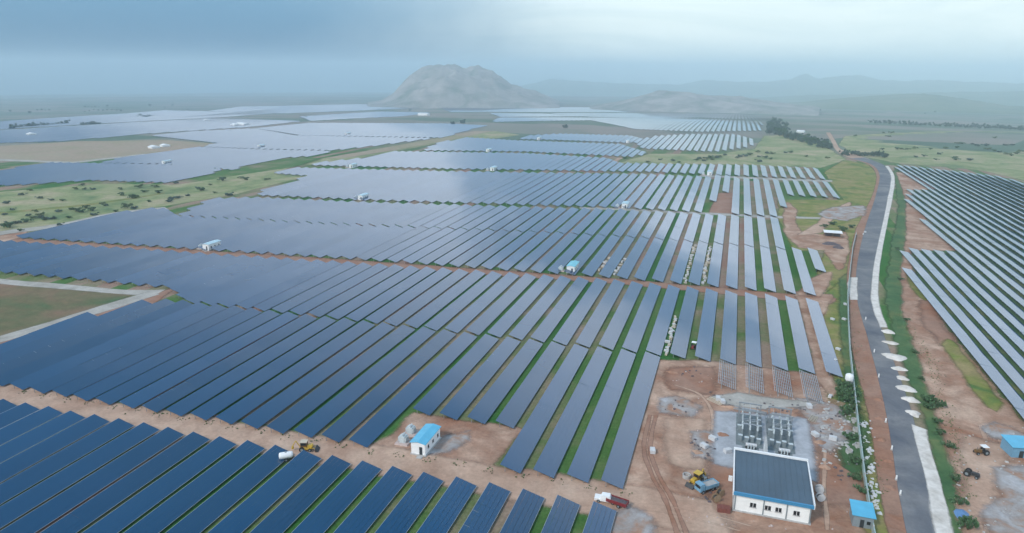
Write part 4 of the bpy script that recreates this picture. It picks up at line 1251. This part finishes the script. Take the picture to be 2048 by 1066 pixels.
# roadside marker posts
for i, (px_, py_) in enumerate([(1757, 755), (1771, 845), (1783, 900), (1800, 990), (1731, 640), (1726, 470), (1792, 960), (1748, 705)]):
    x, y, z = at(px_, py_)
    o = thing('marker_post', 'short white marker post on the bare shoulder of the asphalt road', 'post', (x, y, z+.05), 0, 'marker posts on the shoulder')
    MB().taper(-.28, .28, -.28, .28, -.1, .35, .08, .08).build('base', 'concrete', o)
    MB().taper(-.18, .18, -.14, .14, .35, 1.25, .03, .03).build('stone', 'white_paint', o)

# ------------------------------------------------------------------ far white buildings
for i, (px_, py_, w_, h_) in enumerate((a_, b_, c_*.45, d_*.5) for a_, b_, c_, d_ in [(845, 231, 70, 9), (480, 252, 55, 8), (465, 253, 25, 6), (55, 272, 18, 6), (300, 297, 22, 4), (322, 294, 16, 4), (1300, 196, 60, 14), (1608, 190, 60, 12), (408, 243, 18, 5), (1600, 265, 26, 4), (765, 211, 14, 5)]):
    x, y, z = at(px_, py_)
    o = thing('far_building', 'far-off white building, a bright speck in the hazy plain', 'building', (x, y, z), -.3, 'far-off white buildings')
    MB().box(-w_/2, w_/2, 0, 10, -3, h_).build('wall', 'white_paint', o)
    MB().taper(-w_/2-.5, w_/2+.5, -.5, 10.5, h_, h_+1.5, 1, 5).build('roof', 'white_paint', o)

# ------------------------------------------------------------------ hills
def hill(name, px_, dist, prof, depth, mat, rough, seed, label=None):
    """a ridge: prof = [(picture x, picture y of the skyline)], standing at a distance from the camera"""
    pts = []
    for (u_, v_) in prof:
        d = (u_-1024)/F*_r - (v_-533)/F*_u + _fw
        t_ = dist/math.hypot(d[0], d[1])
        pts.append((t_*d[0], t_*d[1], HC+t_*d[2]))
    n_ = len(pts)
    mb = MB()
    na, nd = 120, 36
    xs = np.linspace(0, n_-1, na)
    P = np.array(pts)
    for j in range(nd):
        s = -1+2*j/(nd-1)
        for i in range(na):
            c = np.array([np.interp(xs[i], range(n_), P[:, k_]) for k_ in range(3)])
            rad = c[:2]/np.hypot(*c[:2])
            x, y = c[0]+rad[0]*s*depth, c[1]+rad[1]*s*depth
            base = tz(x, y)-6
            hmax = max(0, c[2]-tz(*c[:2]))
            e = (1-abs(s)**1.5)
            nz = noise.fractal((x/(depth*.5), y/(depth*.5), seed), 1.0, 2.1, 5)
            n2_ = abs(noise.noise((x/(depth*.22), y/(depth*.22), seed+3)))
            hh = hmax*max(0, e+(e+.12)*rough*(.8*nz*min(1, abs(s)*2.2+.05)-.30*n2_*min(1, abs(s)*4+.15)))
            crag = noise.noise((x*.02, y*.02, seed))+.6*noise.noise((x*.05, y*.05, seed+2))
            mb.v.append((x, y, base+hh*(1+.07*crag)+(6 if hh > 3 else 0)*min(1, hh/8)))
    for j in range(nd-1):
        for i in range(na-1):
            a = j*na+i
            mb.f.append((a, a+1, a+na+1, a+na))
    mb.build(name, mat, kind='structure', smooth=True)
hill('hill', 900, 3100, [(735, 206), (765, 200), (785, 188), (805, 166), (825, 145), (850, 131), (875, 127), (900, 131), (930, 135), (960, 131), (985, 140), (1003, 152), (1022, 167), (1048, 176), (1078, 184), (1120, 203)], 400, 'hill_rock', .42, 1.1)
hill('hill', 1400, 2900, [(1180, 212), (1230, 204), (1280, 192), (1320, 180), (1350, 182), (1390, 187), (1430, 192), (1480, 193), (1530, 200), (1580, 208), (1640, 214)], 380, 'hill_rock', .35, 4.4)
hill('hill', 1650, 9000, [(1040, 172), (1100, 158), (1150, 162), (1220, 166), (1290, 168), (1360, 170), (1410, 160), (1460, 162), (1530, 164), (1580, 158), (1612, 146), (1635, 158), (1690, 150), (1720, 149), (1760, 160), (1820, 162), (1880, 160), (1930, 164), (2000, 165), (2100, 170), (2250, 172)], 1100, 'hill_scrub', .25, 7.7)
hill('hill', 1850, 4200, [(1560, 208), (1640, 200), (1720, 193), (1800, 188), (1850, 188), (1900, 194), (1960, 202), (2020, 212), (2080, 214)], 700, 'hill_scrub', .3, 9.7)
hill('hill', 1850, 6200, [(1500, 196), (1620, 190), (1760, 188), (1900, 184), (2050, 182), (2200, 184), (2350, 190)], 900, 'hill_scrub', .3, 12.7)

# ------------------------------------------------------------------ trees and bushes
def crown_mesh(name, rx, ry, rz_, n_, leaf, seed, mat):
    rr = random.Random(seed)
    mb = MB()
    lobes = [(rr.uniform(-.9, .9)*rx, rr.uniform(-.9, .9)*ry, rr.uniform(.30, 1.0)*rz_, rr.uniform(.25, .6)) for _ in range(9)]
    for i in range(n_):
        lx, ly, lz, ls = rr.choice(lobes)
        a, b_ = rr.uniform(0, 2*math.pi), math.acos(rr.uniform(-.8, 1))
        q = ls*rr.uniform(.55, 1.05)
        c = Vector((lx+rx*q*math.sin(b_)*math.cos(a), ly+ry*q*math.sin(b_)*math.sin(a), max(.12*rz_, lz+rz_*.55*q*math.cos(b_))))
        nrm = Vector((rr.gauss(0, 1), rr.gauss(0, 1), rr.gauss(.6, 1))).normalized()
        u_ = nrm.orthogonal().normalized()
        v_ = nrm.cross(u_)
        s = leaf*rr.uniform(.6, 1.3)
        mb.add([c-u_*s, c+v_*s*.6, c+u_*s, c-v_*s*.6], [(0, 1, 2, 3)])
    return mb
def make_bush(kind, seed, mat, label, group):
    r_ = thing('bush' if kind == 'bush' else 'tree', label, kind, (0, 0, -500), 0, group)
    if kind == 'bush':
        crown_mesh('crown', 1.7, 1.5, 1.35, 420, .26, seed, mat).build('crown', mat, r_)
        q = MB()
        for i in range(4):
            a = i*1.6+seed
            q.bar((0, 0, -.2), (.7*math.cos(a), .7*math.sin(a), 1.3), .06)
        q.build('stem', 'bark', r_)
    else:
        crown_mesh('crown', 2.6, 2.6, 4.6, 800, .42, seed, mat).build('crown', mat, r_)
        q = MB().lathe([(.28, -.2), (.2, 1.4), (.14, 2.6)], 0, 0, 8)
        for i in range(5):
            a = i*1.3+seed
            q.bar((0, 0, 1.6+.2*i), (1.3*math.cos(a), 1.3*math.sin(a), 3.2+.2*i), .07)
        q.build('trunk', 'bark', r_)
    return r_
PROTO = {}
for k_ in ('bush', 'tree'):
    for i, mt in enumerate(('foliage_dark', 'foliage_mid', 'foliage_blue')):
        PROTO[(k_, i)] = (make_bush(k_, i*3+1, mt, 'x', 'x'), [False])
def plant(kind, px_, py_, s, label, group, v_=None):
    i = rnd.randrange(3) if v_ is None else v_
    src, used = PROTO[(kind, i)]
    x, y, z = at(px_, py_)
    sc3 = (s*rnd.uniform(.85, 1.25), s*rnd.uniform(.85, 1.2), s*rnd.uniform(.8, 1.15))
    if not used[0]:
        used[0] = True
        src.location = (x, y, z)
        src.rotation_euler = (0, 0, rnd.uniform(0, 6))
        src.scale = sc3
        src['label'], src['group'] = label, group
        return
    copy_thing(src, (x, y, z), rnd.uniform(0, 6), sc3, label, group)
SAV = [(10, 452, 1.8), (20, 456, 1.5), (35, 447, 1.4), (55, 444, 1.6), (66, 438, 1.1), (58, 432, 1.1), (82, 436, 1.3), (92, 440, 1.2), (105, 438, 1.1), (10, 430, 1.1), (70, 424, 1.2), (118, 424, 1.4), (152, 423, 1.9), (160, 425, 1.6), (172, 417, 1.6), (186, 422, 1.5), (140, 420, 1.1), (188, 430, 1.4), (205, 409, 1.3), (82, 432, 1.1), (140, 436, 1.0), (15, 407, 1.2), (80, 397, 1.4), (45, 390, 1.2), (102, 401, 1.1), (125, 402, 1.1), (165, 372, 1.2), (150, 379, 1.2), (170, 379.5, 1.3), (185, 379.5, 1.2), (240, 380, 1.3), (265, 397, 1.5), (246, 391, 1.3), (272, 396, 1.2), (290, 384, 1.4), (315, 386, 1.7), (310, 375, 1.4), (255, 416, 1.6), (270, 418, 1.5), (345, 399, 1.8), (358, 396, 1.4), (340, 404, 1.2), (402, 382, 1.5), (395, 377, 1.2), (458, 391, 1.4), (445, 362, 1.6), (490, 360, 1.6), (280, 376, 1.4), (350, 367, 1.2), (482, 357, 1.2), (420, 370, 1.0), (535, 360, 1.1), (60, 382, 1.1), (210, 412, 1.0), (230, 424, 1.0), (120, 450, 1.0), (42, 462, .9), (25, 420, .9), (300, 404, .9), (375, 392, .9), (430, 386, .9)]
for px_, py_, s in SAV:
    plant('bush', px_, py_, s*rnd.uniform(.9, 1.15), 'dark green bush on the savanna strip between the solar blocks', 'bushes on the savanna strip')
MEA = [(1392, 321, 1.3), (1400, 318, 1.4), (1412, 318, 1.4), (1422, 317, 1.5), (1432, 316, 1.5), (1440, 315, 1.3), (1425, 320, 1.3), (1408, 322, 1.2), (1480, 314, 1.5), (1490, 313, 1.5), (1500, 311, 1.4), (1516, 305, 1.2), (1535, 307, 1.3), (1545, 308, 1.2), (1530, 317, 1.5), (1540, 319, 1.1), (1517, 324, 1.4), (1518, 314, 1.2), (1570, 306, 1.2), (1580, 306, 1.2), (1613, 314, 1.1), (1655, 317, 1.1), (1250, 318, 1.2), (1292, 309, 1.0), (1295, 325, 1.0), (1320, 320, 1.0), (1345, 322, 1.1), (1357, 326, 1.0), (1450, 311, 1.2), (1475, 317, 1.1)]
for px_, py_, s in MEA:
    plant('bush', px_, py_, s*1.25, 'dark bush on the green meadow beyond the short solar rows', 'bushes on the meadow')
EAS = [(1764, 300), (1795, 299), (1801, 299), (1815, 300), (1830, 298), (1860, 299), (1888, 297), (1892, 298), (1912, 296), (1914, 288), (1925, 288), (1944, 289), (1955, 292), (1973, 292), (1975, 300), (1990, 303), (1998, 305), (2015, 309), (2022, 312), (2030, 308), (2040, 305), (2010, 291), (2025, 291), (1990, 277), (1848, 313), (1832, 315), (1878, 309), (1910, 317), (1912, 320), (1940, 321), (1711, 273), (1776, 274), (1782, 267), (1766, 267), (1872, 320)]
for px_, py_ in EAS:
    plant('bush', px_, py_, rnd.uniform(1.4, 2.2), 'dark bush dotted over the wide green plain across the road', 'bushes on the plain across the road')
for i in range(16):
    s = i/15
    plant('tree', 1683+s*90+rnd.uniform(-3, 3), 310+s*4.5+rnd.uniform(-1.5, 1.5), rnd.uniform(.9, 1.3), 'tree in the dark hedge line behind the bend of the asphalt road', 'hedge trees behind the road bend', 2)
BELT = []
for i in range(46):
    BELT.append((rnd.uniform(1535, 1572), rnd.uniform(242, 271)))
for i in range(44):
    s = rnd.random()
    BELT.append((1560+s*95+rnd.uniform(-8, 8), 270+s*24+rnd.uniform(-5, 5)))
for px_, py_ in sorted(BELT, key=lambda q: q[1]):
    plant('tree', px_, py_, rnd.uniform(1.1, 1.9), 'tree in the bluish belt at the right end of the far rows', 'tree belt at the end of the far rows', 2 if rnd.random() < .7 else 0)
FAR = [(170+i*9, 222+rnd.uniform(-2, 2)) for i in range(9)] + [(275+i*6, 234+rnd.uniform(-2, 2)) for i in range(6)] + [(25+i*10, 257-i*.8) for i in range(12)] + [(165+i*7, 250) for i in range(6)] + [(170+i*7, 215) for i in range(5)] + [(75+i*8, 221) for i in range(4)] + [(750+i*8, 209) for i in range(11)] + [(215, 213), (300, 212), (345, 212), (375, 221), (330, 216), (612, 235), (820, 223), (888, 214), (1130, 257), (925, 248), (905, 249), (60, 227), (20, 224), (1640, 222), (1870, 225), (1850, 228), (1900, 222)]
for px_, py_ in FAR:
    plant('tree', px_, py_, rnd.uniform(.9, 1.7), 'far-off tree, a dark speck in the hazy plain', 'far-off trees', 2)
for i in range(34):
    s = i/33
    plant('tree', 1740+s*330, 246+s*16+rnd.uniform(-1, 1), rnd.uniform(1.4, 2.2), 'far-off tree in the long dark line across the eastern plain', 'long tree line on the eastern plain', 2)
for px_, py_, s in [(1690, 775, 1.3), (1682, 785, 1.2), (1697, 790, 1.4), (1702, 805, 1.2), (1688, 800, 1.2), (1705, 820, 1.0), (1692, 830, 1.0), (1700, 875, 1.1), (1712, 925, 1.1), (1720, 985, 1.0), (1707, 960, .8)]:
    plant('bush', px_, py_, s, 'leafy green bush growing along the yard side of the boundary wall', 'bushes along the boundary wall', 0)
for px_, py_, s in [(1855, 802, 1.2), (1868, 806, 1.2), (1875, 815, 1.1), (1860, 815, 1.1), (1872, 845, .9), (1895, 895, .9), (1905, 960, .8), (1918, 1010, 1.0), (1930, 1045, 1.0), (1845, 760, .7), (1830, 705, .7), (1812, 640, .7), (1800, 560, .8), (1795, 500, .8), (1935, 1060, 1.1), (1880, 870, .8)]:
    plant('bush', px_, py_, s, 'green bush in the verge between the asphalt road and the dirt path', 'bushes in the road verge', 0)
for px_, py_ in [(1648, 455), (1662, 449), (1685, 458), (1700, 455), (1684, 462)]:
    plant('bush', px_, py_, 1.3, 'bush beside the white-roofed open shed', 'bushes by the open shed', 0)

for (src_, used_) in PROTO.values():
    if not used_[0]:
        for ch in list(src_.children):
            bpy.data.objects.remove(ch)
        bpy.data.objects.remove(src_)

# grass tufts at the feet of the tables and in the alleys: uncountable
def tufts():
    mb = MB()
    rr = random.Random(3)
    def tuft(x, y, s):
        for k_ in range(3):
            a = rr.uniform(0, 3.14)
            c_, s_ = math.cos(a)*s*.5, math.sin(a)*s*.5
            h = s*rr.uniform(.5, .9)
            o = len(mb.v)
            mb.v += [(x-c_, y-s_, 0), (x+c_, y+s_, 0), (x+c_*.8+rr.uniform(-.1, .1), y+s_*.8, h), (x-c_*.7, y-s_*.7+rr.uniform(-.1, .1), h*.9)]
            mb.f.append((o, o+1, o+2, o+3))
    for i in range(-22, 1):
        for _ in range(10):
            tuft(X0+i*PT-rr.uniform(-2.5, 1), yl(139.6, X0+i*PT)+rr.gauss(0, .9), rr.uniform(.2, .5))
    for (poly_, n_) in (([(1790, 620), (1860, 720), (1900, 850), (1935, 1000)], 500), ([(1700, 600), (1706, 700), (1725, 840), (1765, 990)], 400)):
        for _ in range(n_):
            s = rr.uniform(0, len(poly_)-1.001)
            i = int(s)
            u_ = poly_[i][0]+(poly_[i+1][0]-poly_[i][0])*(s-i)+rr.gauss(0, 9)
            v_ = poly_[i][1]+(poly_[i+1][1]-poly_[i][1])*(s-i)
            x, y, z = at(u_, v_)
            tuft(x, y, rr.uniform(.15, .4))
    tag(mb.build('grass_tufts', 'foliage_light', None, 'stuff'), 'rough grass tufts along the dirt track and road verges', 'grass')
tufts()

# ------------------------------------------------------------------ haze
m = bpy.data.materials.new('haze_air')
m.use_nodes = True
t = m.node_tree
for n in list(t.nodes):
    t.nodes.remove(n)
pv = N(t, 'ShaderNodeVolumePrincipled')
pv.inputs['Color'].default_value = (0.80, 0.93, 1.0, 1)
pv.inputs['Density'].default_value = 0.00027
pv.inputs['Anisotropy'].default_value = 0.82
om = N(t, 'ShaderNodeOutputMaterial')
L(t, pv.outputs[0], om.inputs['Volume'])
MAT['haze_air'] = m
hz = MB().box(-15500, 15500, -15500, 15500, -470, 200).build('haze', 'haze_air', None, 'stuff')
tag(hz, 'thin pale haze lying over the whole plain', 'haze')
